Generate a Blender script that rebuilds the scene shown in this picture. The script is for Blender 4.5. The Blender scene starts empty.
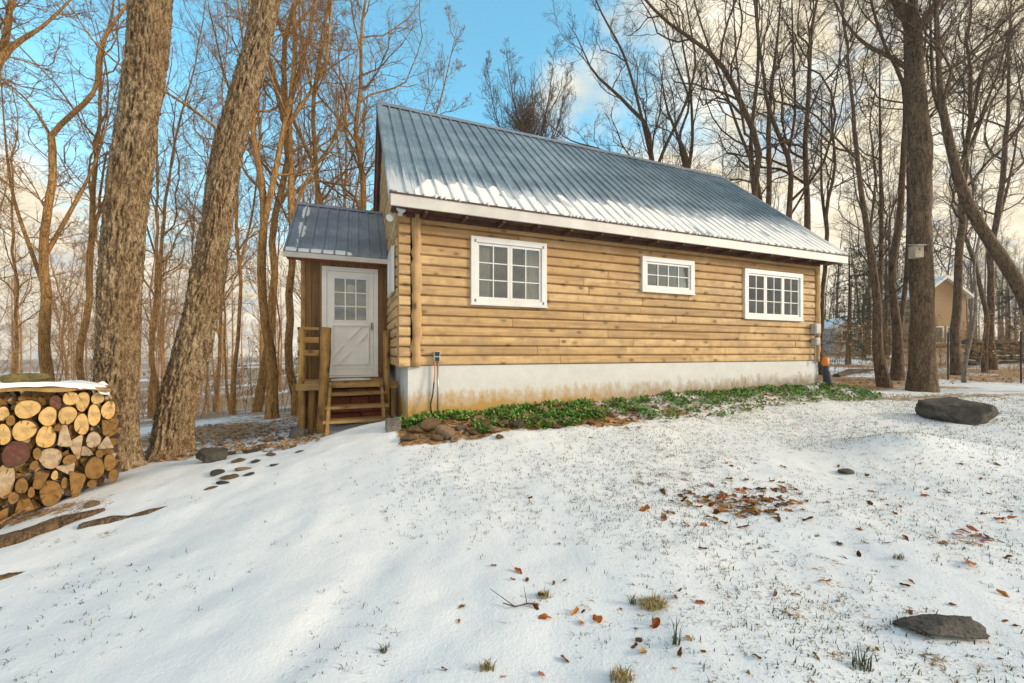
import bpy, bmesh, math, random
import numpy as np
from mathutils import Vector, Matrix

random.seed(7)
RNG = np.random.default_rng(11)
SC = bpy.context.scene
COL = SC.collection
PI = math.pi
EYE = 1.55
F = 400.0                       # focal length in pixels of a 1024 wide picture
CX, HY = 512.0, 352.0

# ------------------------------------------------------------------ helpers
def at(px, py, Y):
    return Vector(((px - CX) / F * Y, Y, EYE + (HY - py) / F * Y))

def _hash(ix, iy, iz):
    n = (ix * 374761393 + iy * 668265263 + iz * 2147483647 * 3 + iz * 1274126177) & 0xffffffff
    n = ((n ^ (n >> 13)) * 1274126177) & 0xffffffff
    return ((n ^ (n >> 16)) & 0xffff) / 65535.0

def vnoise(p):
    p = np.asarray(p, float)
    i = np.floor(p).astype(np.int64); f = p - i
    f = f * f * (3 - 2 * f)
    r = 0
    for dx in (0, 1):
        for dy in (0, 1):
            for dz in (0, 1):
                w = (f[..., 0] if dx else 1 - f[..., 0]) * (f[..., 1] if dy else 1 - f[..., 1]) * (f[..., 2] if dz else 1 - f[..., 2])
                r = r + w * _hash(i[..., 0] + dx, i[..., 1] + dy, i[..., 2] + dz)
    return r

def fbm(p, oct=4):
    p = np.asarray(p, float); a, s, t = 0.5, 0, 0
    for k in range(oct):
        s = s + a * vnoise(p + 17.3 * k); t += a; a *= .5; p = p * 2.03
    return s / t

def sstep(a, b, x):
    t = np.clip((x - a) / (b - a), 0, 1)
    return t * t * (3 - 2 * t)

def link(o, parent=None):
    COL.objects.link(o)
    if parent is not None:
        o.parent = parent
    return o

def np_mesh(name, V, Fc, mats, smooth=False, attrs=None, matidx=None):
    """V (n,3), Fc (m,k) array or list of arrays of equal-length faces"""
    V = np.asarray(V, np.float32)
    groups = Fc if isinstance(Fc, list) and len(Fc) and isinstance(Fc[0], np.ndarray) else [Fc]
    groups = [np.asarray(g, np.int32) for g in groups if len(g)]
    me = bpy.data.meshes.new(name)
    me.vertices.add(len(V)); me.vertices.foreach_set('co', V.ravel())
    li = np.concatenate([g.ravel() for g in groups])
    tot = np.concatenate([np.full(len(g), g.shape[1], np.int32) for g in groups])
    st = np.concatenate([[0], np.cumsum(tot)[:-1]]).astype(np.int32)
    me.loops.add(len(li)); me.loops.foreach_set('vertex_index', li)
    me.polygons.add(len(tot)); me.polygons.foreach_set('loop_start', st); me.polygons.foreach_set('loop_total', tot)
    if matidx is not None:
        me.polygons.foreach_set('material_index', np.asarray(matidx, np.int32))
    me.polygons.foreach_set('use_smooth', np.full(len(tot), smooth))
    for m in (mats if isinstance(mats, (list, tuple)) else [mats]):
        me.materials.append(m)
    for k, v in (attrs or {}).items():
        a = me.attributes.new(k, 'FLOAT', 'POINT'); a.data.foreach_set('value', np.asarray(v, np.float32))
    me.update(calc_edges=True); me.validate()
    return me

class MB:
    def __init__(s): s.v = []; s.f = []; s.t = []; s.m = []
    def add(s, verts, faces, tone=.5, mi=0):
        b = len(s.v); s.v += [tuple(x) for x in verts]; s.t += [tone] * len(verts)
        s.f += [tuple(b + i for i in f) for f in faces]; s.m += [mi] * len(faces)
    def box(s, x0, x1, y0, y1, z0, z1, tone=.5, M=None, mi=0):
        v = [(x, y, z) for z in (z0, z1) for y in (y0, y1) for x in (x0, x1)]
        if M is not None: v = [M @ Vector(p) for p in v]
        s.add(v, [(0, 2, 3, 1), (4, 5, 7, 6), (0, 1, 5, 4), (2, 6, 7, 3), (0, 4, 6, 2), (1, 3, 7, 5)], tone, mi)
    def bar(s, a, b, w, h, tone=.5, up=(0, 0, 1)):
        a, b = Vector(a), Vector(b); d = (b - a); L = d.length; d.normalize()
        x = d.cross(Vector(up))
        if x.length < 1e-4: x = Vector((1, 0, 0))
        x.normalize(); z = x.cross(d)
        v = [p + x * sx * w / 2 + z * sz * h / 2 for p in (a, b) for sz in (-1, 1) for sx in (-1, 1)]
        s.add(v, [(0, 2, 3, 1), (4, 5, 7, 6), (0, 1, 5, 4), (2, 6, 7, 3), (0, 4, 6, 2), (1, 3, 7, 5)], tone)
    def tube(s, pts, rad, n=8, tone=.5, caps=True):
        pts = [Vector(p) for p in pts]
        if not hasattr(rad, '__len__'): rad = [rad] * len(pts)
        rings = []; ref = None
        for i, p in enumerate(pts):
            d = (pts[min(i + 1, len(pts) - 1)] - pts[max(i - 1, 0)]).normalized()
            if ref is None:
                ref = d.orthogonal().normalized()
            ref = (ref - d * ref.dot(d)).normalized(); q = d.cross(ref)
            rings.append([p + (ref * math.cos(2 * PI * k / n) + q * math.sin(2 * PI * k / n)) * rad[i] for k in range(n)])
        v = [p for r in rings for p in r]
        f = [(i * n + k, i * n + (k + 1) % n, (i + 1) * n + (k + 1) % n, (i + 1) * n + k) for i in range(len(pts) - 1) for k in range(n)]
        if caps: f += [tuple(range(n - 1, -1, -1)), tuple((len(pts) - 1) * n + k for k in range(n))]
        s.add(v, f, tone)
    def disc_y(s, c, r, n=20, t=.01, tone=.5):
        s.tube([Vector(c) + Vector((0, -t, 0)), Vector(c)], r, n, tone)
    def build(s, name, mat, parent=None, smooth=False, bevel=0.0, loc=None):
        me = bpy.data.meshes.new(name); me.from_pydata(s.v, [], s.f)
        for m in (mat if isinstance(mat, (list, tuple)) else [mat]): me.materials.append(m)
        a = me.attributes.new('tone', 'FLOAT', 'POINT'); a.data.foreach_set('value', s.t)
        me.polygons.foreach_set('material_index', s.m)
        me.polygons.foreach_set('use_smooth', [smooth] * len(s.f)); me.update()
        bm = bmesh.new(); bm.from_mesh(me); bmesh.ops.recalc_face_normals(bm, faces=bm.faces); bm.to_mesh(me); bm.free()
        o = link(bpy.data.objects.new(name, me), parent)
        if loc is not None: o.location = loc
        if bevel:
            b = o.modifiers.new('bevel', 'BEVEL'); b.width = bevel; b.segments = 2; b.limit_method = 'ANGLE'
        return o

def tag(o, label=None, cat=None, group=None, kind=None):
    if label: o['label'] = label
    if cat: o['category'] = cat
    if group: o['group'] = group
    if kind: o['kind'] = kind
    return o

def empty(name, loc, label, cat, rz=0, group=None):
    o = bpy.data.objects.new(name, None); link(o); o.location = loc; o.rotation_euler = (0, 0, rz); o.empty_display_size = .2
    return tag(o, label, cat, group)

# ------------------------------------------------------------------ node materials
def mat(name):
    m = bpy.data.materials.new(name); m.use_nodes = True
    nt = m.node_tree; b = nt.nodes['Principled BSDF']
    return m, nt, b

class N:
    """tiny node helper"""
    def __init__(s, nt): s.nt = nt
    def n(s, t, **kw):
        x = s.nt.nodes.new(t)
        for k, v in kw.items(): setattr(x, k, v)
        return x
    def l(s, a, b): s.nt.links.new(a, b)
    def coord(s, kind='Object', scale=(1, 1, 1), rot=(0, 0, 0)):
        c = s.n('ShaderNodeTexCoord'); m = s.n('ShaderNodeMapping'); m.inputs['Scale'].default_value = scale; m.inputs['Rotation'].default_value = rot
        s.l(c.outputs[kind], m.inputs['Vector']); return m.outputs['Vector']
    def noise(s, vec, scale=5, detail=4, rough=.55, w=None, dist=0):
        x = s.n('ShaderNodeTexNoise')
        if w is not None:
            x.noise_dimensions = '4D'; s.l(w, x.inputs['W'])
        s.l(vec, x.inputs['Vector']); x.inputs['Scale'].default_value = scale; x.inputs['Detail'].default_value = detail
        x.inputs['Roughness'].default_value = rough; x.inputs['Distortion'].default_value = dist
        return x.outputs['Fac']
    def vor(s, vec, scale=5, feature='F1', out='Distance', rnd=1):
        x = s.n('ShaderNodeTexVoronoi'); x.feature = feature; s.l(vec, x.inputs['Vector']); x.inputs['Scale'].default_value = scale
        x.inputs['Randomness'].default_value = rnd
        return x.outputs[out]
    def ramp(s, fac, stops, interp='LINEAR'):
        x = s.n('ShaderNodeValToRGB'); x.color_ramp.interpolation = interp
        e = x.color_ramp.elements
        while len(e) < len(stops): e.new(.5)
        for el, (p, c) in zip(e, stops):
            el.position = p; el.color = (*c, 1) if hasattr(c, '__len__') else (c, c, c, 1)
        s.l(fac, x.inputs['Fac']); return x.outputs['Color']
    def mix(s, fac, a, b, mode='MIX'):
        x = s.n('ShaderNodeMix', data_type='RGBA', blend_type=mode)
        for v, i in ((fac, 0), (a, 6), (b, 7)):
            if isinstance(v, (int, float)): x.inputs[i].default_value = v
            elif isinstance(v, tuple): x.inputs[i].default_value = (*v, 1)
            else: s.l(v, x.inputs[i])
        return x.outputs[2]
    def math(s, op, a, b=0.0, c=None):
        x = s.n('ShaderNodeMath', operation=op)
        for i, v in enumerate((a, b, c)):
            if v is None: continue
            if isinstance(v, (int, float)): x.inputs[i].default_value = v
            else: s.l(v, x.inputs[i])
        return x.outputs[0]
    def attr(s, name):
        x = s.n('ShaderNodeAttribute'); x.attribute_name = name; return x.outputs['Fac']
    def rand(s):
        return s.n('ShaderNodeObjectInfo').outputs['Random']
    def sep(s, vec):
        x = s.n('ShaderNodeSeparateXYZ'); s.l(vec, x.inputs[0]); return x.outputs
    def bump(s, h, bsdf, strength=.5, dist=.01):
        x = s.n('ShaderNodeBump'); x.inputs['Strength'].default_value = strength; x.inputs['Distance'].default_value = dist
        s.l(h, x.inputs['Height']); s.l(x.outputs[0], bsdf.inputs['Normal'])

def simple(name, c, rough=.6, metal=0, var=.12, scale=6, bump=.0):
    m, nt, b = mat(name); k = N(nt); v = k.coord()
    f = k.noise(v, scale, 5, .6)
    lo = tuple(x * (1 - var * 2) for x in c); hi = tuple(min(1, x * (1 + var)) for x in c)
    k.l(k.ramp(f, [(.3, lo), (.7, hi)]), b.inputs['Base Color'])
    b.inputs['Roughness'].default_value = rough; b.inputs['Metallic'].default_value = metal
    if bump: k.bump(f, b, bump, .01)
    return m

def wood(name, axis, dark, mid, light, knots=True, rough=.75, weather=None, grain=1.0):
    """sawn timber: grain along an object axis, tone attribute varies board to board"""
    m, nt, b = mat(name); k = N(nt)
    sc = [9, 9, 9]; sc['xyz'.index(axis)] = .55
    v = k.coord(scale=tuple(sc)); t = k.attr('tone'); w = k.math('MULTIPLY', t, 37.0)
    g1 = k.noise(v, 1.1, 6, .62, w, .4)
    sc2 = [30, 30, 30]; sc2['xyz'.index(axis)] = .9
    g2 = k.noise(k.coord(scale=tuple(sc2)), 1.4, 3, .6, w)
    g = k.math('ADD', k.math('MULTIPLY', g1, .65), k.math('MULTIPLY', g2, .35))
    g = k.math('ADD', g, k.math('MULTIPLY', k.math('SUBTRACT', t, .5), .17))
    c = k.ramp(g, [(.28, dark), (.5, mid), (.72, light)])
    big = k.noise(k.coord(scale=(1, 1, 1)), .9, 3, .6)
    c = k.mix(k.ramp(big, [(.4, .0), (.75, .3)]), c, dark); stn = k.noise(k.coord(scale=(3, 3, 3)), 1.6, 6, .75); c = k.mix(k.ramp(stn, [(.5, 0.), (.7, .6)]), c, dark); stk = k.noise(k.coord(scale=tuple(q_ * .45 for q_ in sc)), 1.6, 5, .7, w); c = k.mix(k.ramp(stk, [(.55, 0.), (.7, .6)]), c, tuple(q_ * .75 for q_ in dark))
    if weather:
        c = k.mix(k.ramp(k.noise(k.coord(scale=(1, 1, 1)), 2.2, 5, .7, w), [(.46, 0.), (.68, .8)]), c, weather)
    if name == 'log_siding':          # eave shade painted into the colour: upper boards turn dark orange-brown
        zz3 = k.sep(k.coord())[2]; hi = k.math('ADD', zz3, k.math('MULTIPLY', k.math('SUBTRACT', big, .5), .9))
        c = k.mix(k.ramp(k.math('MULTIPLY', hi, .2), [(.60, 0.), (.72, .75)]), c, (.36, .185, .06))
    h = g2
    if knots:
        ks = [6.5, 6.5, 6.5]; ks['xyz'.index(axis)] = 3.6
        kv = k.coord(scale=tuple(ks)); d = k.vor(kv, 1.0)
        kn = k.math('MULTIPLY', k.ramp(d, [(.13, 1.), (.24, 0.)]), k.ramp(k.sep(k.vor(kv, 1.0, out='Color'))[0], [(.5, 0.), (.54, 1.)]))
        c = k.mix(k.ramp(d, [(.1, .5), (.42, 0.)]), c, dark)
        c = k.mix(k.math('MULTIPLY', kn, .9), c, tuple(x * .28 for x in mid))
    k.l(c, b.inputs['Base Color']); b.inputs['Roughness'].default_value = rough
    k.bump(h, b, .7 * grain, .008)
    return m

M = {}
LOGC = ((.30, .18, .085), (.58, .40, .195), (.74, .55, .31))
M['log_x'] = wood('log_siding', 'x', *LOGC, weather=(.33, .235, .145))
M['log_y'] = wood('log_siding_gable', 'y', *LOGC, weather=(.42, .27, .14))
M['post'] = wood('corner_log', 'z', (.18, .10, .04), (.42, .265, .12), (.60, .42, .21))
M['deck_x'] = wood('deck_timber', 'x', (.09, .048, .018), (.36, .205, .058), (.56, .36, .12), weather=(.2, .165, .11))
M['deck_z'] = wood('deck_post', 'z', (.09, .045, .016), (.37, .205, .055), (.58, .37, .12), weather=(.16, .09, .04))
M['porch_board'] = wood('porch_boards', 'z', (.06, .03, .012), (.22, .12, .04), (.36, .21, .075), knots=False)
M['dark_wood'] = wood('dark_stained_wood', 'y', (.035, .016, .009), (.10, .042, .022), (.17, .075, .038), knots=False)
M['red_wood'] = wood('red_timber', 'x', (.09, .025, .012), (.36, .09, .035), (.52, .19, .07), knots=False)
M['white'] = simple('white_trim_paint', (.70, .72, .74), .45, var=.06, scale=3)
M['door_white'] = simple('white_door_paint', (.82, .83, .84), .4, var=.04, scale=3)
M['fascia'] = simple('fascia_paint', (.60, .60, .60), .5, var=.10, scale=2)
M['grey_box'] = simple('grey_enamel', (.42, .43, .45), .45)
M['galv'] = simple('galvanised_pipe', (.34, .35, .35), .4, .6)
M['black'] = simple('black_plastic', (.02, .02, .02), .4)
M['orange'] = simple('orange_plastic', (.75, .22, .03), .5)
M['brass'] = simple('dull_metal_handle', (.22, .2, .17), .35, .8)
M['room'] = simple('room_lining', (.42, .34, .27), .8)
M['curtain'] = simple('curtain_cloth', (.78, .70, .60), .9, var=.1, scale=4)
M['lace'] = simple('lace_cloth', (.75, .72, .66), .9, var=.05)

def glass():
    m, nt, b = mat('window_glass'); k = N(nt); nt.nodes.remove(b)
    fr = k.n('ShaderNodeFresnel'); fr.inputs['IOR'].default_value = 1.4
    g = k.n('ShaderNodeBsdfGlossy'); g.inputs['Roughness'].default_value = .02; g.inputs['Color'].default_value = (.9, .95, 1, 1)
    t = k.n('ShaderNodeBsdfTransparent'); t.inputs['Color'].default_value = (.82, .85, .84, 1)
    mx = k.n('ShaderNodeMixShader'); k.l(k.math('ADD', fr.outputs[0], .09), mx.inputs[0]); k.l(t.outputs[0], mx.inputs[1]); k.l(g.outputs[0], mx.inputs[2])
    k.l(mx.outputs[0], nt.nodes['Material Output'].inputs['Surface']); return m
M['glass'] = glass()

def metal_roof(name, base, frost, dust=False):
    m, nt, b = mat(name); k = N(nt)
    v = k.coord(scale=(1, 1, 1)); n1 = k.noise(v, 1.3, 6, .65); n2 = k.noise(k.coord(scale=(26, 3, 3)), 1.5, 4, .7)
    c = k.ramp(n1, [(.3, tuple(x * .8 for x in base)), (.7, tuple(x * 1.25 for x in base))])
    f = k.math('MULTIPLY', k.math('ADD', n1, n2), .5)
    c = k.mix(k.ramp(f, [(.46, 0.), (.68, frost)]), c, (.50, .57, .64))
    if dust:
        px_, py_, pz_ = k.sep(k.coord()); sl_ = k.math('ADD', py_, .40)
        ds = k.math('ADD', k.math('MULTIPLY', px_, .075), .72); st_ = k.noise(k.coord(scale=(16, .8, .8)), 1.4, 5, .7)
        dd = k.math('ADD', k.math('SUBTRACT', ds, sl_), k.math('MULTIPLY', k.math('SUBTRACT', k.math('ADD', k.math('MULTIPLY', st_, .7), k.math('MULTIPLY', n1, .3)), .5), 1.9))
        c = k.mix(k.ramp(dd, [(.1, 0.), (.5, .7)]), c, (.78, .80, .83))
    k.l(c, b.inputs['Base Color']); b.inputs['Metallic'].default_value = .25
    k.l(k.ramp(n2, [(.3, .38), (.8, .6)]), b.inputs['Roughness'])
    k.bump(n1, b, .12, .01); return m
M['roof'] = metal_roof('ribbed_steel_roof', (.17, .235, .29), .42, True)
M['porch_roof'] = metal_roof('porch_steel_roof', (.21, .24, .30), .45)

def snow_mat():
    m, nt, b = mat('snow'); k = N(nt); v = k.coord()
    n1 = k.noise(v, 2.5, 6, .6); n2 = k.noise(v, 90, 3, .6)
    k.l(k.ramp(n1, [(.3, (.72, .77, .83)), (.7, (.82, .84, .86))]), b.inputs['Base Color'])
    b.inputs['Roughness'].default_value = .65
    k.bump(k.math('ADD', n1, k.math('MULTIPLY', n2, .25)), b, .5, .02); return m
M['snow'] = snow_mat()

def concrete():
    m, nt, b = mat('foundation_paint'); k = N(nt); v = k.coord(); x, y, z = k.sep(v)
    n = k.noise(v, 3.0, 6, .7); st = k.noise(k.coord(scale=(7, 7, 2.5)), 1, 6, .75)
    base = k.ramp(n, [(.3, (.56, .59, .62)), (.7, (.67, .70, .73))])
    # dirt climbs from the soil line: mostly at the near corner and beyond the middle
    lvl = k.math('ADD', k.math('MULTIPLY', x, .014), .93)
    d = k.math('SUBTRACT', lvl, z)
    d = k.math('ADD', k.math('MULTIPLY', d, 2.3), k.math('MULTIPLY', k.math('SUBTRACT', k.math('ADD', n, k.math('MULTIPLY', st, 1.1)), 1.05), 1.5))
    fac = k.ramp(d, [(-.0, 0.), (.22, .45), (.6, .95)])
    hue = k.ramp(k.math('MULTIPLY', x, .1), [(.0, (.46, .27, .055)), (.3, (.44, .29, .10)), (.42, (.36, .28, .19)), (.9, (.21, .17, .125))])
    c = k.mix(fac, base, hue)
    k.l(c, b.inputs['Base Color']); b.inputs['Roughness'].default_value = .85
    k.bump(n, b, .3, .01); return m
M['foundation'] = concrete()

def bark(name, dark, mid, light, moss=None, scale=1.0):
    m, nt, b = mat(name); k = N(nt)
    v = k.coord(scale=(1, 1,   .25 if scale == 1.0 else .34)); w = k.math('MULTIPLY', k.rand(), 50.)
    n = k.noise(v, 16 * scale, 6, .65, w, .5)
    vo = k.noise(k.coord(scale=(1, 1, .35)), 55 * scale, 4, .7, w)
    big = k.noise(k.coord(scale=(1, 1, .5)), 1.6, 4, .6, w)
    h = k.math('ADD', n, k.math('MULTIPLY', k.math('SUBTRACT', vo, .5), .9))
    c = k.ramp(h, [(.36, dark), (.5, mid), (.66, light)])
    c = k.mix(k.ramp(big, [(.4, 0.), (.7, .6)]), c, moss or tuple(x * .7 for x in mid))
    c = k.mix(k.ramp(k.noise(k.coord(scale=(1, 1, .25)), 46 * scale, 4, .7), [(.55, 0.), (.63, .7)]), c, light); c = k.mix(k.ramp(k.noise(k.coord(scale=(1, 1, .2)), 36 * scale, 5, .75), [(.36, .8), (.46, 0.)]), c, dark)
    k.l(c, b.inputs['Base Color']); b.inputs['Roughness'].default_value = .9
    k.bump(h, b, 1.0, .035); return m
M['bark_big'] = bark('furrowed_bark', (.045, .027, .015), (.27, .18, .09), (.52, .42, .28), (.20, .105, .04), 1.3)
M['bark_gold'] = bark('sunlit_tan_bark', (.09, .042, .014), (.38, .205, .065), (.58, .37, .15), (.25, .125, .04))  # warm sunlight on the left-hand trees is painted into this bark colour
M['bark_backlit'] = bark('backlit_brown_bark', (.022, .014, .010), (.115, .075, .046), (.24, .165, .105), (.085, .052, .028))  # backlit darkness of the right-hand trees is painted into this bark colour
M['bark_grey'] = bark('pale_grey_bark', (.10, .085, .075), (.26, .23, .20), (.38, .34, .30), (.2, .16, .12))
M['firbark'] = bark('split_wood_bark', (.03, .018, .01), (.12, .07, .035), (.22, .14, .07), (.09, .055, .03))
M['needle'] = simple('evergreen_needles', (.045, .055, .02), .8, var=.3, scale=3)

def log_end(name, a, bcol, ring):
    m, nt, b = mat(name); k = N(nt); v = k.coord(); x, y, z = k.sep(v)
    r = k.math('SQRT', k.math('ADD', k.math('MULTIPLY', y, y), k.math('MULTIPLY', z, z)))
    n = k.noise(v, 9, 4, .6)
    rr = k.math('ADD', k.math('MULTIPLY', r, 420.), k.math('MULTIPLY', n, 9.))
    s = k.math('MULTIPLY_ADD', k.math('SINE', rr), .5, .5)
    c = k.ramp(k.math('ADD', k.math('MULTIPLY', r, 6.), k.math('MULTIPLY', k.math('SUBTRACT', n, .5), 1.1)), [(.1, tuple(q * .72 for q in a)), (.3, a), (.75, bcol)])
    c = k.mix(k.math('MULTIPLY', s, .22), c, ring)
    an = k.math('ARCTAN2', z, y)
    cr = k.n('ShaderNodeCombineXYZ'); k.l(an, cr.inputs[0]); k.l(k.math('MULTIPLY', r, 2.), cr.inputs[1]); k.l(k.math('MULTIPLY', k.rand(), 30.), cr.inputs[2])
    crk = k.noise(cr.outputs[0], 3.2, 2, .5)
    c = k.mix(k.ramp(crk, [(.655, 0.), (.69, .85)]), c, tuple(q * .3 for q in ring))
    c = k.mix(k.ramp(k.noise(v, 26, 5, .75), [(.48, 0.), (.7, .6)]), c, ring); c = k.mix(k.ramp(k.noise(v, 14, 4, .7, k.math('MULTIPLY', k.rand(), 20.)), [(.55, 0.), (.7, .6)]), c, tuple(q * .45 for q in ring))
    k.l(c, b.inputs['Base Color']); b.inputs['Roughness'].default_value = .85
    k.bump(k.math('ADD', s, k.math('MULTIPLY', n, 3.)), b, .3, .004); return m
M['end_pale'] = log_end('pale_log_end', (.66, .46, .20), (.68, .40, .11), (.30, .15, .04))
M['end_grey'] = log_end('weathered_log_end', (.50, .40, .28), (.40, .27, .13), (.22, .13, .06))
M['end_brown'] = log_end('brown_log_end', (.29, .155, .038), (.22, .12, .03), (.08, .04, .015))
M['end_dark'] = log_end('dark_red_log_end', (.11, .03, .018), (.05, .018, .012), (.20, .12, .08))

def rock_mat(name, a, b_, spot, pit=.8):
    m, nt, b = mat(name); k = N(nt); v = k.coord()
    n = k.noise(v, 5, 7, .65); n2 = k.noise(v, 18, 4, .7, k.math('MULTIPLY', k.rand(), 20.))
    c = k.ramp(n, [(.3, a), (.7, b_)]); c = k.mix(k.ramp(n2, [(.52, 0.), (.66, .8)]), c, spot); c = k.mix(k.ramp(k.noise(v, 40, 5, .75), [(.5, 0.), (.62, pit)]), c, tuple(q * .25 for q in a))
    k.l(c, b.inputs['Base Color']); b.inputs['Roughness'].default_value = .8; n3 = k.noise(v, 60, 5, .75); k.bump(k.math('ADD', k.math('ADD', n, n2), n3), b, .9, .03); return m
M['rock_dark'] = rock_mat('dark_rock', (.022, .022, .024), (.13, .12, .105), (.16, .11, .05), .6)
M['rock_pit'] = rock_mat('pitted_rock', (.05, .048, .045), (.20, .185, .17), (.02, .02, .022))
M['rock_tan'] = rock_mat('tan_rock', (.26, .16, .08), (.50, .38, .25), (.30, .17, .08), .35)
M['rock_grey'] = rock_mat('grey_rock', (.09, .085, .08), (.3, .28, .26), (.16, .13, .08))
M['rock_brown'] = rock_mat('brown_rock', (.12, .07, .035), (.30, .19, .10), (.14, .16, .06), .5)
M['rock_moss'] = rock_mat('mossy_slab', (.10, .085, .03), (.28, .23, .08), (.16, .15, .05))

def leafmat(name, a, b_):
    m, nt, b = mat(name); k = N(nt); v = k.coord()
    c = k.mix(k.rand(), a, b_); c = k.mix(k.ramp(k.noise(v, 30, 4, .6), [(.45, 0.), (.7, .5)]), c, tuple(x * .4 for x in a))
    k.l(c, b.inputs['Base Color']); b.inputs['Roughness'].default_value = .6; return m
M['leaf_orange'] = leafmat('orange_dead_leaf', (.55, .17, .035), (.60, .28, .06))
M['leaf_brown'] = leafmat('brown_dead_leaf', (.20, .085, .03), (.34, .16, .05))
M['leaf_tan'] = leafmat('tan_dead_leaf', (.42, .27, .10), (.36, .24, .06))

def tonemat(name, stops, rough=.6):
    m, nt, b = mat(name); k = N(nt); k.l(k.ramp(k.attr('tone'), stops), b.inputs['Base Color']); b.inputs['Roughness'].default_value = rough; return m
M['cover'] = tonemat('evergreen_leaves', [(0., (.035, .11, .018)), (.4, (.09, .26, .035)), (.75, (.20, .42, .07)), (.9, (.25, .27, .06)), (1., (.42, .14, .04))], .4)
M['grass'] = tonemat('winter_grass', [(0., (.03, .04, .02)), (.45, (.07, .085, .03)), (.7, (.16, .14, .06)), (1., (.42, .32, .12))], .7)
M['brush'] = tonemat('dry_brush', [(0., (.10, .055, .025)), (.5, (.26, .15, .06)), (1., (.5, .29, .10))], .8)

def ground_mat():
    m, nt, b = mat('snowy_ground'); k = N(nt); v = k.coord()
    lit = k.attr('litter')
    n1 = k.noise(v, 1.1, 5, .6); n2 = k.noise(v, 7, 6, .7); n3 = k.noise(v, 60, 4, .7); n4 = k.noise(v, 24, 3, .6)
    snow = k.ramp(n1, [(.3, (.68, .75, .84)), (.7, (.79, .825, .87))])
    vc = k.n('ShaderNodeTexVoronoi'); k.l(v, vc.inputs['Vector']); vc.inputs['Scale'].default_value = 17.
    hs = k.sep(vc.outputs['Color'])
    leaf = k.ramp(hs[0], [(0., (.10, .05, .02)), (.35, (.30, .16, .06)), (.65, (.46, .28, .13)), (.85, (.44, .30, .16)), (1., (.46, .2, .06))])
    leaf = k.mix(k.ramp(k.noise(v, 35, 4, .7), [(.45, 0.), (.65, .55)]), leaf, (.045, .028, .016))
    turf = k.ramp(n4, [(.3, (.05, .06, .03)), (.7, (.17, .16, .10))])
    under = k.mix(k.ramp(lit, [(.12, 0.), (.35, 1.)]), turf, leaf)
    f = k.math('ADD', k.math('MULTIPLY', k.math('SUBTRACT', n2, .5), 1.5), k.math('MULTIPLY', k.math('SUBTRACT', n3, .5), 1.1))
    f = k.math('ADD', f, lit)
    cov = k.ramp(f, [(.46, 0.), (.60, 1.)])
    c = k.mix(cov, snow, under)
    k.l(c, b.inputs['Base Color']); b.inputs['Roughness'].default_value = .75
    h = k.math('ADD', k.math('MULTIPLY', n2, .8), k.math('MULTIPLY', n3, .3)); h = k.math('SUBTRACT', h, k.math('MULTIPLY', cov, .5))
    k.bump(h, b, .5, .03); return m
M['ground'] = ground_mat()

# ------------------------------------------------------------------ the cabin's own axes
TH = math.atan(F / 1023.0)
CO = Vector((-1.6, 6.15, 0))
CU, SU = math.cos(TH), math.sin(TH)
def W(u, w, z=0):
    return Vector((CO.x + CU * u - SU * w, CO.y + SU * u + CU * w, z))

# ------------------------------------------------------------------ ground
CP = [(-3, 1, -.08), (0, 0, 0), (3, 0, .03), (0, 2, .02), (5, 2.5, .06), (8, 3, .12), (-3.6, 3, -.12), (-5, 3.2, -.17), (-8, 3, -.35), (-5.1, 4.0, -.18), (-4.6, 4.5, .03), (-5.1, 5.3, -.01), (-5.05, 6.0, .0), (-4.4, 4.7, .06),
      (-1.24, 5.22, .36), (3.42, 7.04, .44), (7.7, 8.72, .48), (-2.72, 6.6, .26), (-3.5, 7.6, .16), (-4.6, 6.2, .03), (-8, 8, -.25), (-6.3, 9, -.18),
      (-8, 15, -.5), (-14, 15, -1.0), (-10, 40, -2.9), (-40, 40, -5), (-60, 5, -4), (0, 40, -1.2), (-3, 14, -.2), (2, 14, .3), (8, 13, .6),
      (10, 10.3, .60), (12, 20, .75), (20, 20, .9), (22, 38, 1.7), (45, 40, 2.0), (60, 5, 1.0), (11, 7, .5), (7.84, 6.8, .42), (2, 4.5, .16), (5, 5.2, .17), (-1.5, 4, .16), (-20, -20, -1.5), (20, -20, .2), (0, -30, -.5)]
for u, z in ((-.1, .53), (2.5, .6), (5, .68), (7.5, .70), (9.6, .72)):
    p = W(u, -.12); CP.append((p.x, p.y, z)); p = W(u, 1.5); CP.append((p.x, p.y, z - (.25 if u < 0 else 0)))
CP = np.array(CP)
def _mq(r2): return np.sqrt(r2 + 1.5)
_A = _mq(((CP[:, None, :2] - CP[None, :, :2]) ** 2).sum(-1)); _n = len(CP)
_S = np.zeros((_n + 3, _n + 3)); _S[:_n, :_n] = _A + np.eye(_n) * -.02; _S[:_n, _n] = 1; _S[:_n, _n + 1:] = CP[:, :2]; _S[_n, :_n] = 1; _S[_n + 1:, :_n] = CP[:, :2].T
_C = np.linalg.solve(_S, np.concatenate([CP[:, 2], [0, 0, 0]]))
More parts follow.
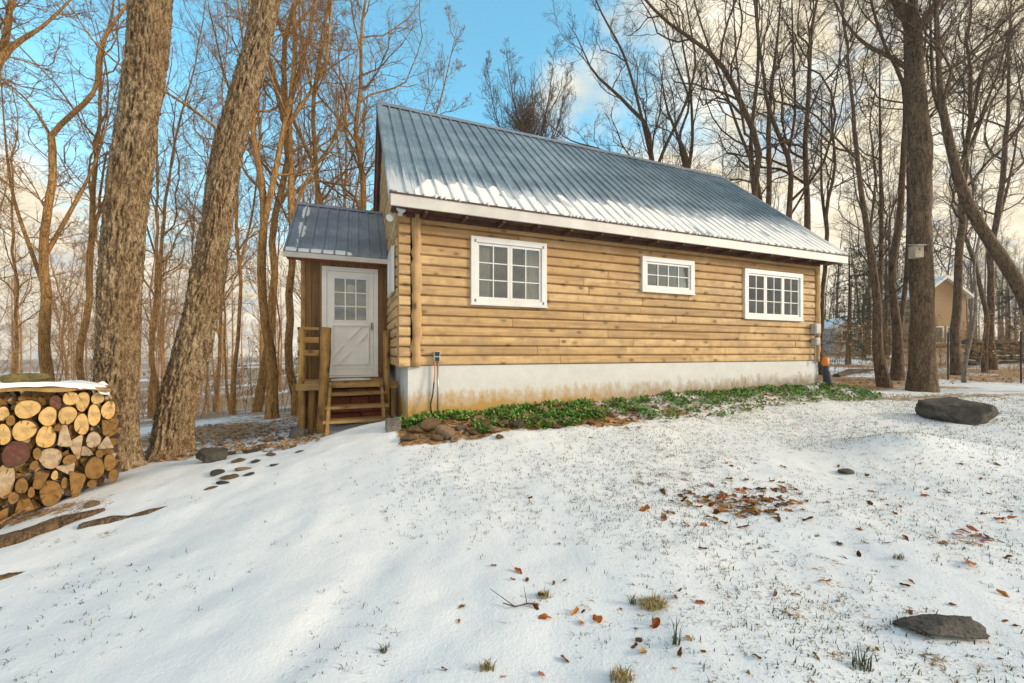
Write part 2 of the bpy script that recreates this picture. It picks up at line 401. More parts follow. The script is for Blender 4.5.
def H(x, y):
    x = np.asarray(x, float); y = np.asarray(y, float)
    R = np.sqrt(x * x + y * y); s = np.where(R > 60, 60 / np.maximum(R, 1e-6), 1.0)
    xs, ys = x * s, y * s
    z = _C[_n] + _C[_n + 1] * xs + _C[_n + 2] * ys
    for i in range(_n):
        z = z + _C[i] * _mq((xs - CP[i, 0]) ** 2 + (ys - CP[i, 1]) ** 2)
    P = np.stack([x, y, 0 * x], -1)
    near = np.exp(-R / 40)
    z = z + near * ((fbm(P * .9, 3) - .5) * .10 + (fbm(P * 3.1 + 9, 3) - .5) * .05 + (fbm(P * 9 + 4, 2) - .5) * .014)
    z = z + .27 * np.exp(-(((x - 5.2) / .9) ** 2 + ((y - 5.25) / .5) ** 2))          # snow heaped over something low
    z = z - .03 * np.exp(-(((x + 1.1 - (y - 2) * .2) / .16) ** 2)) * np.exp(-((y - 2.3) / 1.2) ** 2)
    return z
def h1(x, y): return float(H(np.array([x]), np.array([y]))[0])
def gp(px, py):
    """the point of the ground under a picture position"""
    dx, dz = (px - CX) / F, (HY - py) / F
    Y = np.linspace(1.3, 45, 2200); z = H(dx * Y, Y) - (EYE + dz * Y)
    i = int(np.argmax(z > 0)); y = Y[i] if z[i] > 0 else 45.0
    return Vector((dx * y, y, h1(dx * y, y)))

def axis(a, b, lo, hi, d0):
    xs = list(np.arange(a, b + 1e-6, d0)); d = d0; x = b
    while x < hi: d *= 1.13; x += d; xs.append(x)
    d = d0; x = a; pre = []
    while x > lo: d *= 1.13; x -= d; pre.append(x)
    return np.array(pre[::-1] + xs)
gx = axis(-7.5, 12, -420, 420, .06); gy = axis(1.2, 11, -60, 480, .05)
GX, GY = np.meshgrid(gx, gy); GZ = H(GX, GY)
U = CU * (GX - CO.x) + SU * (GY - CO.y); Wl = -SU * (GX - CO.x) + CU * (GY - CO.y)
P3 = np.stack([GX, GY, 0 * GX], -1)
nl = fbm(P3 * .55 + 31, 4); nm = fbm(P3 * 2.4 + 5, 3)
ledge = 5.75 + (GX + 4.5) * .67
forest = np.maximum(sstep(-.1, 1.2, GY - ledge) * sstep(-2.0, -2.8, GX - .0 * GY), sstep(0., 1.2, GY - 9.3 - (fbm(P3 * .5, 2) - .5) * 1.5) * sstep(6.8, 8.2, GX))
forest = np.maximum(forest, sstep(3, 8, Wl)); forest = np.maximum(forest, sstep(-6.0, -8.5, GX) * sstep(1, 5, GY))
forest = np.maximum(forest, sstep(16, 22, GX))
lit = forest * np.clip(.60 + (nl - .5) * 1.8 + .15 * sstep(10, 25, GY), .05, .95)
lawn = .17 + .16 * sstep(.5, .75, nl) * sstep(-1.5, 1.5, GX) + .10 * sstep(0, 4, GX)
lit = np.maximum(lit, (1 - forest) * lawn * sstep(-4.5, 0, GX) )
bed = sstep(-1.25, -1.0, Wl + (nm - .5) * .35) * sstep(.1, 0, Wl) * sstep(-.35, -.1, U) * sstep(10.6, 10.0, U)
lit = np.maximum(lit, bed * np.clip(.98 - .26 * np.maximum(U - 2.0, 0) + (nm - .5) * 1.5, .22, 1))
for (px, py, sx, sy, a) in ((740, 502, .85, .45, .52), (785, 490, .25, .2, .45), (650, 612, .18, .10, .5), (60, 535, 1.2, .35, .3), (35, 515, .9, .28, .75), (700, 505, .5, .3, .45), (960, 545, .45, .25, .42), (570, 605, .5, .25, .40), (330, 434, .9, .12, .3)):
    c = gp(px, py); lit = np.maximum(lit, a * np.exp(-((GX - c.x) / sx) ** 2 - ((GY - c.y) / sy) ** 2))
strip = sstep(.45, .1, np.abs(GY - 9.0 - (GX - 9) * .04 - (nl - .5) * .6)) * sstep(7.0, 8.5, GX)
lit = np.maximum(lit, strip * .58)
ny, nx = GX.shape; idx = np.arange(ny * nx).reshape(ny, nx)
FQ = np.stack([idx[:-1, :-1], idx[:-1, 1:], idx[1:, 1:], idx[1:, :-1]], -1).reshape(-1, 4)
g = link(bpy.data.objects.new('ground', np_mesh('ground', np.stack([GX, GY, GZ], -1).reshape(-1, 3), FQ, M['ground'], True, {'litter': lit.ravel()})))
tag(g, kind='structure')

# ------------------------------------------------------------------ cabin
cab = empty('log_cabin', CO, 'log-sided cabin with grey metal roof, white foundation and a small entry porch', 'cabin', TH)
LEN, DEP = 9.63, 6.2
ZF, ZT = 1.335, 3.72
OV, OL, OR = .40, .30, .45
RUN = DEP / 2 + OV; ZE, ZR = 3.83, 7.12
SL = (ZR - ZE) / RUN
WINS = [(.985, 2.34, 2.335, 3.43), (4.38, 5.69, 2.73, 3.40), (7.12, 9.01, 2.29, 3.37)]

m = MB(); t = .2
m.box(0, LEN, 0, t, -.3, ZF - .002); m.box(0, LEN, DEP - t, DEP, -.3, ZF - .002); m.box(0, t, t, DEP - t, -.3, ZF - .002); m.box(LEN - t, LEN, t, DEP - t, -.3, ZF - .002)
m.build('foundation', M['foundation'], cab)
m = MB(); m.box(.2, LEN - .2, .2, DEP - .2, ZF - .06, ZF - .01); m.build('room_floor', M['room'], cab)

CH = .157
def courses(mb, a, b, z0, ztop, place, openings=(), bulge=.03, clip=None, thick=.12, seed=1, maxlen=3.6):
    """log siding courses from a to b; place(s, out, z) gives the point"""
    r = random.Random(seed); nc = int(math.ceil((ztop - z0) / CH - 1e-6))
    for c in range(nc):
        za, zb = z0 + c * CH, min(z0 + (c + 1) * CH, ztop)
        lo, hi = (a, b) if clip is None else clip(za, zb, a, b)
        if hi - lo < .05: continue
        cuts = [lo]; x = lo + r.uniform(.7, maxlen)
        while x < hi - .5: cuts.append(x); x += r.uniform(1.3, maxlen)
        cuts.append(hi)
        for s0, s1 in zip(cuts[:-1], cuts[1:]):
            tone = r.random(); jig = r.uniform(-.003, .003)
            segs = [(s0 + .004, s1 - .004, za, zb)]
            for (o0, o1, oz0, oz1) in openings:
                new = []
                for (p, q, z_0, z_1) in segs:
                    if q <= o0 or p >= o1 or z_1 <= oz0 or z_0 >= oz1: new.append((p, q, z_0, z_1)); continue
                    if p < o0: new.append((p, o0, z_0, z_1))
                    if q > o1: new.append((o1, q, z_0, z_1))
                    pp, qq = max(p, o0), min(q, o1)
                    if z_0 < oz0: new.append((pp, qq, z_0, oz0))
                    if z_1 > oz1: new.append((pp, qq, oz1, z_1))
                segs = new
            for (p, q, z_0, z_1) in segs:
                if q - p < .01 or z_1 - z_0 < .008: continue
                prof = []
                for i in range(9):
                    z = z_0 + (z_1 - z_0) * i / 8; tt = min(max((z - za) / CH, 0), 1)
                    prof.append((bulge * max(0, 1 - abs(2 * tt - 1) ** 7) - .018 * abs(2 * tt - 1) ** 14 + jig, z))
                prof += [(-thick, z_1), (-thick, z_0)]
                ns = max(1, int((q - p) / .4)); k = len(prof); V = []
                for i in range(ns + 1):
                    s = p + (q - p) * i / ns
                    wob = .004 * math.sin(s * 2.3 + c * 1.7 + tone * 9)
                    V += [place(s, o + (wob if o > -.05 else 0), z) for o, z in prof]
                Fc = [(i * k + j, i * k + (j + 1) % k, (i + 1) * k + (j + 1) % k, (i + 1) * k + j) for i in range(ns) for j in range(k)]
                Fc += [tuple(range(k)), tuple(ns * k + j for j in range(k))]
                mb.add(V, Fc, tone)

pad = .07
OPEN = [(a + pad, b - pad, c + pad, d - pad) for a, b, c, d in WINS]
UL = -.14
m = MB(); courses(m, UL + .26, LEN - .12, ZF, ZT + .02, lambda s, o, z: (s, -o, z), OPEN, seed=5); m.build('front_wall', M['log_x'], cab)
# log ends at the near corner, turned to the front
m = MB()
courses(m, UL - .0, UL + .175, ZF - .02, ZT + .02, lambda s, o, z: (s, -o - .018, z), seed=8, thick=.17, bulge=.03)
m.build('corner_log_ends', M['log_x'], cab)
def gclip(z0, z1, a, b):
    zt = z1; d = max(0, (zt - ZE + SL * .0) / SL); return max(a, d - OV + .03), min(b, DEP - (d - OV) - .03)
m = MB(); courses(m, 0.16, DEP, ZF - .02, ZR - .2, lambda s, o, z: (UL - o, s, z), clip=gclip, seed=12); m.build('gable_wall', M['log_y'], cab)
m = MB(); courses(m, .0, DEP, ZF, ZR - .2, lambda s, o, z: (LEN + o, s, z), clip=gclip, seed=13); m.build('gable_wall', M['log_y'], cab)
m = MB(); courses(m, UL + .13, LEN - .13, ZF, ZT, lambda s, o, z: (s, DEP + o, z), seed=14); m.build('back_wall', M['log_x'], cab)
# upright log trims at both corners
for (u0, u1, sd) in ((UL + .185, UL + .185 + .155, 3), (LEN - .115, LEN + .03, 4)):
    m = MB(); r = random.Random(sd); k = 12; V = []; ns = 26
    for i in range(ns + 1):
        z = ZF - .015 + (ZT + .02 - ZF) * i / ns; du = r.uniform(-.018, .018); rr = r.uniform(.84, 1.12)
        for j in range(k):
            a = 2 * PI * j / k; V.append(((u0 + u1) / 2 + du + math.cos(a) * (u1 - u0) / 2 * rr, -.03 + math.sin(a) * .055 * rr, z))
    Fc = [(i * k + j, i * k + (j + 1) % k, (i + 1) * k + (j + 1) % k, (i + 1) * k + j) for i in range(ns) for j in range(k)] + [tuple(range(k)), tuple(ns * k + j for j in range(k))]
    m.add(V, Fc, r.random()); m.build('corner_post', M['post'], cab, smooth=True)

# windows
def window(u0, u1, z0, z1, sash, cols, rows, curtains, fw=.095):
    f = MB(); y0, y1 = -.075, .10
    f.box(u0, u1, y0, y1, z1 - fw, z1); f.box(u0, u1, y0, y1, z0, z0 + fw * .8)
    f.box(u0, u0 + fw, y0 + .001, y1, z0 + fw * .8, z1 - fw); f.box(u1 - fw, u1, y0 + .001, y1, z0 + fw * .8, z1 - fw)
    f.box(u0 - .012, u1 + .012, y0 - .018, y0 + .02, z0 - .025, z0 - .001)
    fo = f.build('window', M['white'], cab, bevel=.004)
    a0, a1, b0, b1 = u0 + fw, u1 - fw, z0 + fw * .8, z1 - fw
    n = sash; wdt = (a1 - a0) / n
    for i in range(n):
        s = MB(); p, q = a0 + i * wdt + .002, a0 + (i + 1) * wdt - .002; sw = .042
        s.box(p, q, -.052, .0, b1 - sw, b1 - .002); s.box(p, q, -.052, .0, b0 + .002, b0 + sw); s.box(p, p + sw, -.051, .0, b0 + sw, b1 - sw); s.box(q - sw, q, -.051, .0, b0 + sw, b1 - sw)
        for c in range(1, cols):
            x = p + sw + (q - p - 2 * sw) * c / cols; s.box(x - .009, x + .009, -.046, -.006, b0 + sw, b1 - sw)
        for rr in range(1, rows):
            z = b0 + sw + (b1 - b0 - 2 * sw) * rr / rows; s.box(p + sw, q - sw, -.0455, -.0065, z - .009, z + .009)
        s.build('sash', M['white'], fo, bevel=.003)
        gl = MB(); gl.box(p + sw - .005, q - sw + .005, -.028, -.024, b0 + sw - .005, b1 - sw + .005); gl.build('pane', M['glass'], fo)
    ym = -.082
    for (hx, hz) in ((u0 + .07, z1 - .075), (u1 - .07, z1 - .075), (u0 + .07, z0 + .05), (u1 - .07, z0 + .05)):
        if curtains == 'pair':
            h = MB(); h.box(hx - .012, hx + .012, ym, ym + .008, hz - .022, hz + .022); h.build('hook', M['brass'], fo)
    def cur(p, q, z_0, z_1, yy=.05):
        c = MB()
        k = 30; V = []
        for i in range(k + 1):
            x = p + (q - p) * i / k; yv = yy + .018 * math.sin(i * 1.9)
            V += [(x, yv, z_0), (x, yv, z_1), (x, yv + .004, z_1), (x, yv + .004, z_0)]
        Fc = [(i * 4 + j, i * 4 + (j + 1) % 4, i * 4 + 4 + (j + 1) % 4, i * 4 + 4 + j) for i in range(k) for j in range(4)] + [(0, 1, 2, 3), tuple(4 * k + j for j in range(4))]
        c.add(V, Fc); c.build('curtain', M['curtain'], fo)
    if curtains == 'pair':
        cur(u0 + .08, u0 + .36, z0, z1); cur(u1 - .38, u1 - .08, z0, z1)
    elif curtains == 'right':
        cur(u1 - .35, u1 - .08, z0, z1)
    else:
        cur(u0 + .08, u0 + .2, z0, z1, .06); cur(u1 - .25, u1 - .08, z0, z1, .06)
    return fo
window(*WINS[0], 2, 2, 3, 'pair')
window(*WINS[1], 1, 4, 2, 'right')
window(*WINS[2], 3, 2, 3, 'thin')
# white framed window on the gable beside the porch
m = MB(); m.box(UL - .085, UL - .04, .22, .30, 2.5, 3.22); m.box(UL - .085, UL - .04, 1.0, 1.08, 2.5, 3.22); m.box(UL - .085, UL - .04, .30, 1.0, 3.14, 3.22); m.box(UL - .085, UL - .04, .30, 1.0, 2.5, 2.58)
m.box(UL - .07, UL - .045, .30, 1.0, 2.58, 3.14)
m.build('shutter', M['white'], cab, bevel=.004)
# a little inside: partition so the rooms are dark
m = MB(); m.box(3.2, 3.3, .3, DEP - .3, ZF, ZT); m.box(.2, LEN - .2, 3.0, 3.1, ZF, ZT); m.box(6.4, 6.5, .3, DEP - .3, ZF, ZT); m.box(.2, LEN - .2, .2, DEP - .2, ZT - .05, ZT)
m.build('partition', M['room'], cab)

# roof: ribbed sheet over both slopes
def ribbed(u0, u1, pitch, rib, runfn, up, name, material, parent, thick=.035):
    xs = []
    x = u0
    while x < u1 - 1e-4:
        e = min(x + pitch, u1); xs += [(x, 0), (x + .006, rib), (x + .032, rib), (x + .038, 0)]
        if e - x > pitch * .6: xs += [(x + pitch * .5 - .01, .0), (x + pitch * .5, .004), (x + pitch * .5 + .01, 0)]
        x = e
    xs.append((u1, 0)); xs = [q for q in xs if q[0] <= u1 + 1e-6]
    m = MB(); V = []
    ns = 2
    for (x, h) in xs:
        for i in range(ns + 1):
            y, z, ny, nz = runfn(i / ns); V.append((x, y + ny * h, z + nz * h))
        for i in range(ns, -1, -1):
            y, z, ny, nz = runfn(i / ns); V.append((x, y - ny * thick, z - nz * thick))
    k = 2 * (ns + 1); nx = len(xs)
    Fc = [(i * k + j, i * k + (j + 1) % k, (i + 1) * k + (j + 1) % k, (i + 1) * k + j) for i in range(nx - 1) for j in range(k)] + [tuple(range(k)), tuple((nx - 1) * k + j for j in range(k))]
    m.add(V, Fc); return m.build(name, material, parent)
NL = math.hypot(RUN, ZR - ZE); NY, NZ = -(ZR - ZE) / NL, RUN / NL
front = lambda t: (-OV + RUN * t, ZE + (ZR - ZE) * t, NY, NZ)
back = lambda t: (DEP + OV - RUN * t, ZE + (ZR - ZE) * t, -NY, NZ)
roof = ribbed(-OL, LEN + OR, .226, .03, front, 1, 'roof', M['roof'], cab)
rb = ribbed(-OL, LEN + OR, .226, .03, back, 1, 'roof', M['roof'], cab)
m = MB()
for sgn in (-1, 1):
    yc = DEP / 2
    a = [(-OL - .02, yc + sgn * .002, ZR + .04), (LEN + OR + .01, yc + sgn * .002, ZR + .04), (LEN + OR + .01, yc + sgn * .16, ZR + .04 - .16 * SL), (-OL - .02, yc + sgn * .16, ZR + .04 - .16 * SL)]
    b = [(p[0], p[1], p[2] - .008) for p in a]
    m.add(a + b, [(0, 1, 2, 3), (7, 6, 5, 4), (0, 4, 5, 1), (1, 5, 6, 2), (2, 6, 7, 3), (3, 7, 4, 0)])
m.build('ridge_cap', M['porch_roof'], roof)
# rake trim: a flat folded strip on the near edge
for (xa, xb) in ((-OL - .012, -OL + .10), (LEN + OR - .10, LEN + OR + .012)):
    for fn in (front, back):
        m = MB(); V = []
        for tt in (0, 1):
            y, z, n1, n2 = fn(tt); V += [(xa, y + n1 * .026, z + n2 * .026), (xb, y + n1 * .026, z + n2 * .026), (xb, y - n1 * .0, z - n2 * .0), (xa, y - n1 * .1, z - n2 * .1)]
        m.add(V, [(0, 1, 5, 4), (1, 2, 6, 5), (2, 3, 7, 6), (3, 0, 4, 7), (0, 1, 2, 3), (4, 5, 6, 7)])
        m.build('rake_trim', M['roof'], roof)
# boards under the rake, brown
for x in (-OL + .03, LEN + OR - .06):
    for sg in (1, -1):
        y0 = -OV + .06 if sg > 0 else DEP + OV - .06
        m = MB(); m.add([(x + dx, y, z) for dx in (0, .03) for (y, z) in ((y0, ZE - .04 + .06 * SL - .2), (y0, ZE + .06 * SL - .045), (DEP / 2, ZR - .05), (DEP / 2, ZR - .27))], [(0, 1, 2, 3), (7, 6, 5, 4), (0, 4, 5, 1), (1, 5, 6, 2), (2, 6, 7, 3), (3, 7, 4, 0)])
        m.build('barge_board', M['red_wood'], roof)
m = MB(); m.box(-OL + .012, LEN + OR - .01, -OV - .012, -OV + .02, ZE - .195, ZE - .022); m.box(-OL + .012, LEN + OR - .01, DEP + OV - .02, DEP + OV + .012, ZE - .195, ZE - .022)
m.build('fascia', M['fascia'], roof, bevel=.004)
m = MB(); m.box(-OL + .04, LEN + OR - .04, -OV + .022, .0, ZE - .165, ZE - .145); m.build('soffit', M['dark_wood'], roof)
u = .2
while u < LEN + .3:
    m = MB(); m.box(u, u + .045, -OV + .024, -.06, ZE - .235, ZE - .167, random.random()); u += .61; m.build('rafter_tail', M['dark_wood'], roof)
m = MB(); m.box(UL + .1, LEN - .02, -.085, -.045, ZT - .12, ZE - .167, .3); m.build('frieze_board', M['dark_wood'], roof)
# dark drip edge with lumps of ice and old leaves under the sheet
m = MB()
r = random.Random(3); u = -OL + .02
m.box(-OL - .005, LEN + OR, -OV - .03, -OV + .005, ZE - .024, ZE - .006)
m.build('drip_edge', M['dark_wood'], roof)

# snow lying on the lower part of the front slope
us = np.arange(-OL + .36, LEN + OR - .05, .0282); nv = 40
pan = np.floor((us + OL) / .226)
ext = .66 + .062 * us + (fbm(np.stack([us * 1.2, us * 0, us * 0 + 3], -1), 3) - .5) * .35 + (vnoise(np.stack([pan * 3.7, pan * 0, pan * 0], -1)) - .5) * .12
jag = (vnoise(np.stack([us * 9, us * 0, us * 0 + 8], -1)) - .5) * .2
ext = np.maximum(.12, (ext + jag) * sstep(-.1, .35, us - (-OL + .3)))
VV = np.linspace(0, 1, nv)
S = ext[:, None] * VV[None, :]; UU = np.repeat(us[:, None], nv, 1)
th = .012 + .018 * fbm(np.stack([UU * 2.2, S * 3.2, UU * 0 + 2], -1), 3) - .013
thick_low = .018 * np.exp(-S / .5) * sstep(1, 6, UU)
th = (th + thick_low) * (1 - VV[None, :] ** 5) * sstep(.0, .06, VV)[None, :]
gapn = fbm(np.stack([UU * 4.0, S * 2.2, UU * 0 + 12], -1), 3)
th = np.where(gapn + .2 * VV[None, :] ** 2 > .74, -.01, th)
yy = -OV + S * (RUN / NL); zz = ZE + S * ((ZR - ZE) / NL)
V = np.stack([UU, yy + NY * (th + .003), zz + NZ * (th + .003)], -1).reshape(-1, 3)
ii = np.arange(len(us) * nv).reshape(len(us), nv)
me = np_mesh('roof_snow', V, np.stack([ii[:-1, :-1], ii[1:, :-1], ii[1:, 1:], ii[:-1, 1:]], -1).reshape(-1, 4), M['snow'], True)
link(bpy.data.objects.new('roof_snow', me), roof)
m = MB()
for i in range(95):
    u = r.uniform(.3, LEN + OR - .1); rr = r.uniform(.012, .028)
    m.tube([(u, -OV - .02, ZE - .022), (u + .01, -OV - .028, ZE + .01), (u, -OV + .02, ZE + .03)], [rr * .5, rr, rr * .6], 6)
tag(m.build('eave_snow', M['snow'], roof, smooth=True), kind='stuff')

# ------------------------------------------------------------------ porch (part of the cabin)
PU0, PU1, PW0, PW1 = -1.67, UL - .035, 2.0, 4.88
PZ = 1.06
DU0, DU1, DZ1 = -1.339, -.338, 3.17
def boards(mb, a, b, z0, z1, place, wd=.145, seed=2, opening=None, th=.04):
    r = random.Random(seed); x = a
    while x < b - .01:
        e = min(x + wd, b); tn = r.random(); dz = r.uniform(0, .004)
        spans = [(x, e, z0, z1)]
        if opening and e > opening[0] and x < opening[1]:
            spans = [(x, min(e, opening[0]), z0, z1)] if x < opening[0] else []
            if e > opening[1]: spans.append((max(x, opening[1]), e, z0, z1))
            spans.append((max(x, opening[0]), min(e, opening[1]), opening[2], z1))
        for (p, q, s, u) in spans:
            if q - p < .004: continue
            v = [place(xx, oo, z) for z in (s, u) for oo in (-dz, th) for xx in (p + .002, q - .002)]
            mb.add(v, [(0, 2, 3, 1), (4, 5, 7, 6), (0, 1, 5, 4), (2, 6, 7, 3), (0, 4, 6, 2), (1, 3, 7, 5)], tn)
        x = e
m = MB()
boards(m, PU0, PU1, PZ, 3.35, lambda x, o, z: (x, PW0 + o, z), opening=(DU0 + .03, DU1 - .03, DZ1 - .03))
boards(m, PW0 + .045, PW1, PZ, 3.30, lambda x, o, z: (PU0 + o, x, z), seed=4)
boards(m, PU0, PU1, PZ, 3.35, lambda x, o, z: (x, PW1 - o, z), seed=6)
gz = [(PU0 - .001, y, z) for y, z in ((PW0, 3.30), (PW1, 3.30), ((PW0 + PW1) / 2, 4.62))]
m.add(gz + [(p[0] + .04, p[1], p[2]) for p in gz], [(0, 1, 2), (5, 4, 3), (0, 3, 4, 1), (1, 4, 5, 2), (2, 5, 3, 0)], .4)
m.build('porch_wall', M['porch_board'], cab)
m = MB(); m.box(PU0, PU1, PW0 + .05, PW1, PZ - .08, PZ); m.box(PU0 + .06, PU1, PW0 + 1.3, PW0 + 1.36, PZ, 3.3, .6); m.build('porch_floor', M['room'], cab)
m = MB(); m.box(PU0 - .02, PU0 + .05, PW0 - .03, PW0 + .0, PZ, 3.3, .9); m.build('corner_board', M['deck_z'], cab)
PC = (PW0 + PW1) / 2; PO = .35; PRUN = PC - PW0 + PO; PZE, PZR = 3.33, 4.77
pn = math.hypot(PRUN, PZR - PZE); pny, pnz = -(PZR - PZE) / pn, PRUN / pn
pfront = lambda t: (PW0 - PO + PRUN * t, PZE + (PZR - PZE) * t, pny, pnz)
pback = lambda t: (PW1 + PO - PRUN * t, PZE + (PZR - PZE) * t, -pny, pnz)
PL = -1.93
pr = ribbed(PL, UL - .035, .2, .02, pfront, 1, 'porch_roof', M['porch_roof'], cab, .03)
ribbed(PL, UL - .035, .2, .02, pback, 1, 'porch_roof', M['porch_roof'], cab, .03)
m = MB(); m.box(PL + .01, UL - .04, PW0 - PO - .01, PW0 - PO + .018, PZE - .105, PZE - .018)
for (ya, za, yb, zb) in ((PW0 - PO, PZE, PC, PZR), (PW1 + PO, PZE, PC, PZR)):
    V = [(x, y, z) for x in (PL + .012, PL + .035) for (y, z) in ((ya, za - .10), (ya, za - .03), (yb, zb - .03), (yb, zb - .12))]
    m.add(V, [(0, 1, 2, 3), (7, 6, 5, 4), (0, 4, 5, 1), (1, 5, 6, 2), (2, 6, 7, 3), (3, 7, 4, 0)])
m.build('porch_fascia', M['fascia'], pr, bevel=.003)
m = MB(); m.box(PL + .03, UL - .05, PW0 - PO + .02, PW0, PZE - .085, PZE - .07); m.build('porch_soffit', M['red_wood'], pr)
m = MB()
for sg in (-1, 1):
    a = [(PL - .01, PC, PZR + .032), (UL - .036, PC, PZR + .032), (UL - .036, PC + sg * .1, PZR + .032 - .08), (PL - .01, PC + sg * .1, PZR + .032 - .08)]
    m.add(a + [(p[0], p[1], p[2] - .006) for p in a], [(0, 1, 2, 3), (7, 6, 5, 4), (0, 4, 5, 1), (1, 5, 6, 2), (2, 6, 7, 3), (3, 7, 4, 0)])
m.build('porch_ridge_cap', M['porch_roof'], pr)
# thin snow left along the outer edge and foot of the porch roof
ua = np.linspace(PL + .03, UL - .1, 90); sa = np.linspace(.0, pn - .1, 110)
UU, S = np.meshgrid(ua, sa, indexing='ij')
dens = np.maximum(sstep(PL + .42, PL + .12, UU) * sstep(.02, .3, UU - PL), sstep(.22, .05, S) * sstep(UL - .5, UL - .8, UU) * .95)
nz_ = fbm(np.stack([UU * 6, S * 4, UU * 0 + 4], -1), 4)
th = np.where(dens * .75 + nz_ * .62 > .74, .016, -.012) * sstep(0, .04, S)
V = np.stack([UU, PW0 - PO + S * PRUN / pn + pny * th, PZE + S * (PZR - PZE) / pn + pnz * th], -1).reshape(-1, 3)
ii = np.arange(V.shape[0]).reshape(UU.shape)
me = np_mesh('porch_snow', V, np.stack([ii[:-1, :-1], ii[1:, :-1], ii[1:, 1:], ii[:-1, 1:]], -1).reshape(-1, 4), M['snow'], True)
link(bpy.data.objects.new('porch_snow', me), pr)

# the door
d = MB(); y = PW0
cw = .085; d.box(DU0, DU0 + cw, y - .035, y + .05, 1.10, DZ1 - cw); d.box(DU1 - cw, DU1, y - .035, y + .05, 1.10, DZ1 - cw); d.box(DU0, DU1, y - .036, y + .05, DZ1 - cw, DZ1); d.box(DU0 - .01, DU1 + .01, y - .06, y + .05, 1.065, 1.099)
do = d.build('door', M['door_white'], cab, bevel=.004)
s = MB(); a0, a1, b0, b1 = DU0 + cw + .003, DU1 - cw - .003, 1.104, DZ1 - cw - .003
g0, g1, gz0, gz1 = a0 + .13, a1 - .13, 2.16, 2.95
s.box(a0, g0, y - .018, y + .03, b0, b1); s.box(g1, a1, y - .018, y + .03, b0, b1); s.box(g0, g1, y - .018, y + .03, gz1, b1); s.box(g0, g1, y - .018, y + .03, b0, gz0)
for (p, q, z0, z1) in ((g0 - .03, g0, gz0 - .03, gz1 + .03), (g1, g1 + .03, gz0 - .03, gz1 + .03), (g0, g1, gz1, gz1 + .03), (g0, g1, gz0 - .03, gz0)): s.box(p, q, y - .032, y - .018, z0, z1)
for c in (1, 2):
    x = g0 + (g1 - g0) * c / 3; s.box(x - .011, x + .011, y - .03, y, gz0, gz1)
    z = gz0 + (gz1 - gz0) * c / 3; s.box(g0, g1, y - .0295, y - .001, z - .011, z + .011)
s.build('door_leaf', M['door_white'], do, bevel=.003)
s = MB(); c0, c1, e0, e1 = a0 + .09, a1 - .09, 1.32, 2.06; yy = y - .026
for (p, q) in (((c0, e0), (c1, e0)), ((c1, e0), (c1, e1)), ((c1, e1), (c0, e1)), ((c0, e1), (c0, e0))): s.bar((p[0], yy, p[1]), (q[0], yy, q[1]), .024, .055, up=(0, 1, 0))
dv = Vector((c1 - c0, 0, e1 - e0)); pv = Vector((-(e1 - e0), 0, c1 - c0)).normalized(); c00 = Vector((c0, yy, e0))
for o_ in (-.085, .085):
    for (t0_, t1_) in ((.10, .40), (.60, .90)): s.bar(c00 + dv * t0_ + pv * o_, c00 + dv * t1_ + pv * o_, .022, .04, up=(0, 1, 0))
s.bar((a0 + .01, yy, 1.235), (a1 - .01, yy, 1.235), .012, .012, up=(0, 1, 0))
s.build('door_moulding', M['door_white'], do)
s = MB(); s.box(g0 - .004, g1 + .004, y - .016, y - .012, gz0, gz1); s.build('door_pane', M['glass'], do)
s = MB(); s.box(a1 - .045, a1 - .02, y - .05, y - .018, 1.98, 2.12); s.tube([(a1 - .033, y - .018, 2.06), (a1 - .033, y - .07, 2.06), (a1 - .033, y - .07, 1.99)], .009, 8); s.build('door_handle', M['brass'], do)
s = MB(); s.tube([((g0 + g1) / 2, y + .005, gz1 - .17), ((g0 + g1) / 2, y + .02, gz1 - .17)], .075, 20); s.build('door_ornament', M['lace'], do)
s = MB()
for (x, z, rr) in ((-1.02, 2.30, .12), (-.84, 2.36, .11), (-.66, 2.31, .12)):
    s.tube([(x, y + .3, z - rr), (x, y + .3, z - rr * .7), (x, y + .3, z), (x, y + .3, z + rr * .7), (x, y + .3, z + rr)], [rr * .3, rr * .8, rr, rr * .8, rr * .3], 14)
s.build('shelf_basket', M['deck_x'], do, smooth=True)
# skirt of red boards under the porch floor
m = MB(); boards(m, PU0 + .02, PU1, .1, PZ - .085, lambda x, o, z: (x, PW0 + .06 + o, z), wd=.3, seed=9); m.build('porch_skirt', M['dark_wood'], cab)
m = MB(); r = random.Random(2)
for i in range(5):
    z = .28 + i * .15; x0 = -1.28 + r.uniform(-.03, .03)
    while x0 < -.25:
        x1 = x0 + r.uniform(.3, .6); m.box(x0, min(x1, -.2), PW0 - .28 + r.uniform(-.05, .05), PW0 + .0, z, z + .135, r.random()); x0 = x1 + .01
red = m.build('stacked_boards', M['red_wood'], None, bevel=.006); red.matrix_world = Matrix.Translation(CO) @ Matrix.Rotation(TH, 4, 'Z')
tag(red, 'red-brown boards stacked in the shade under the porch steps', 'boards')

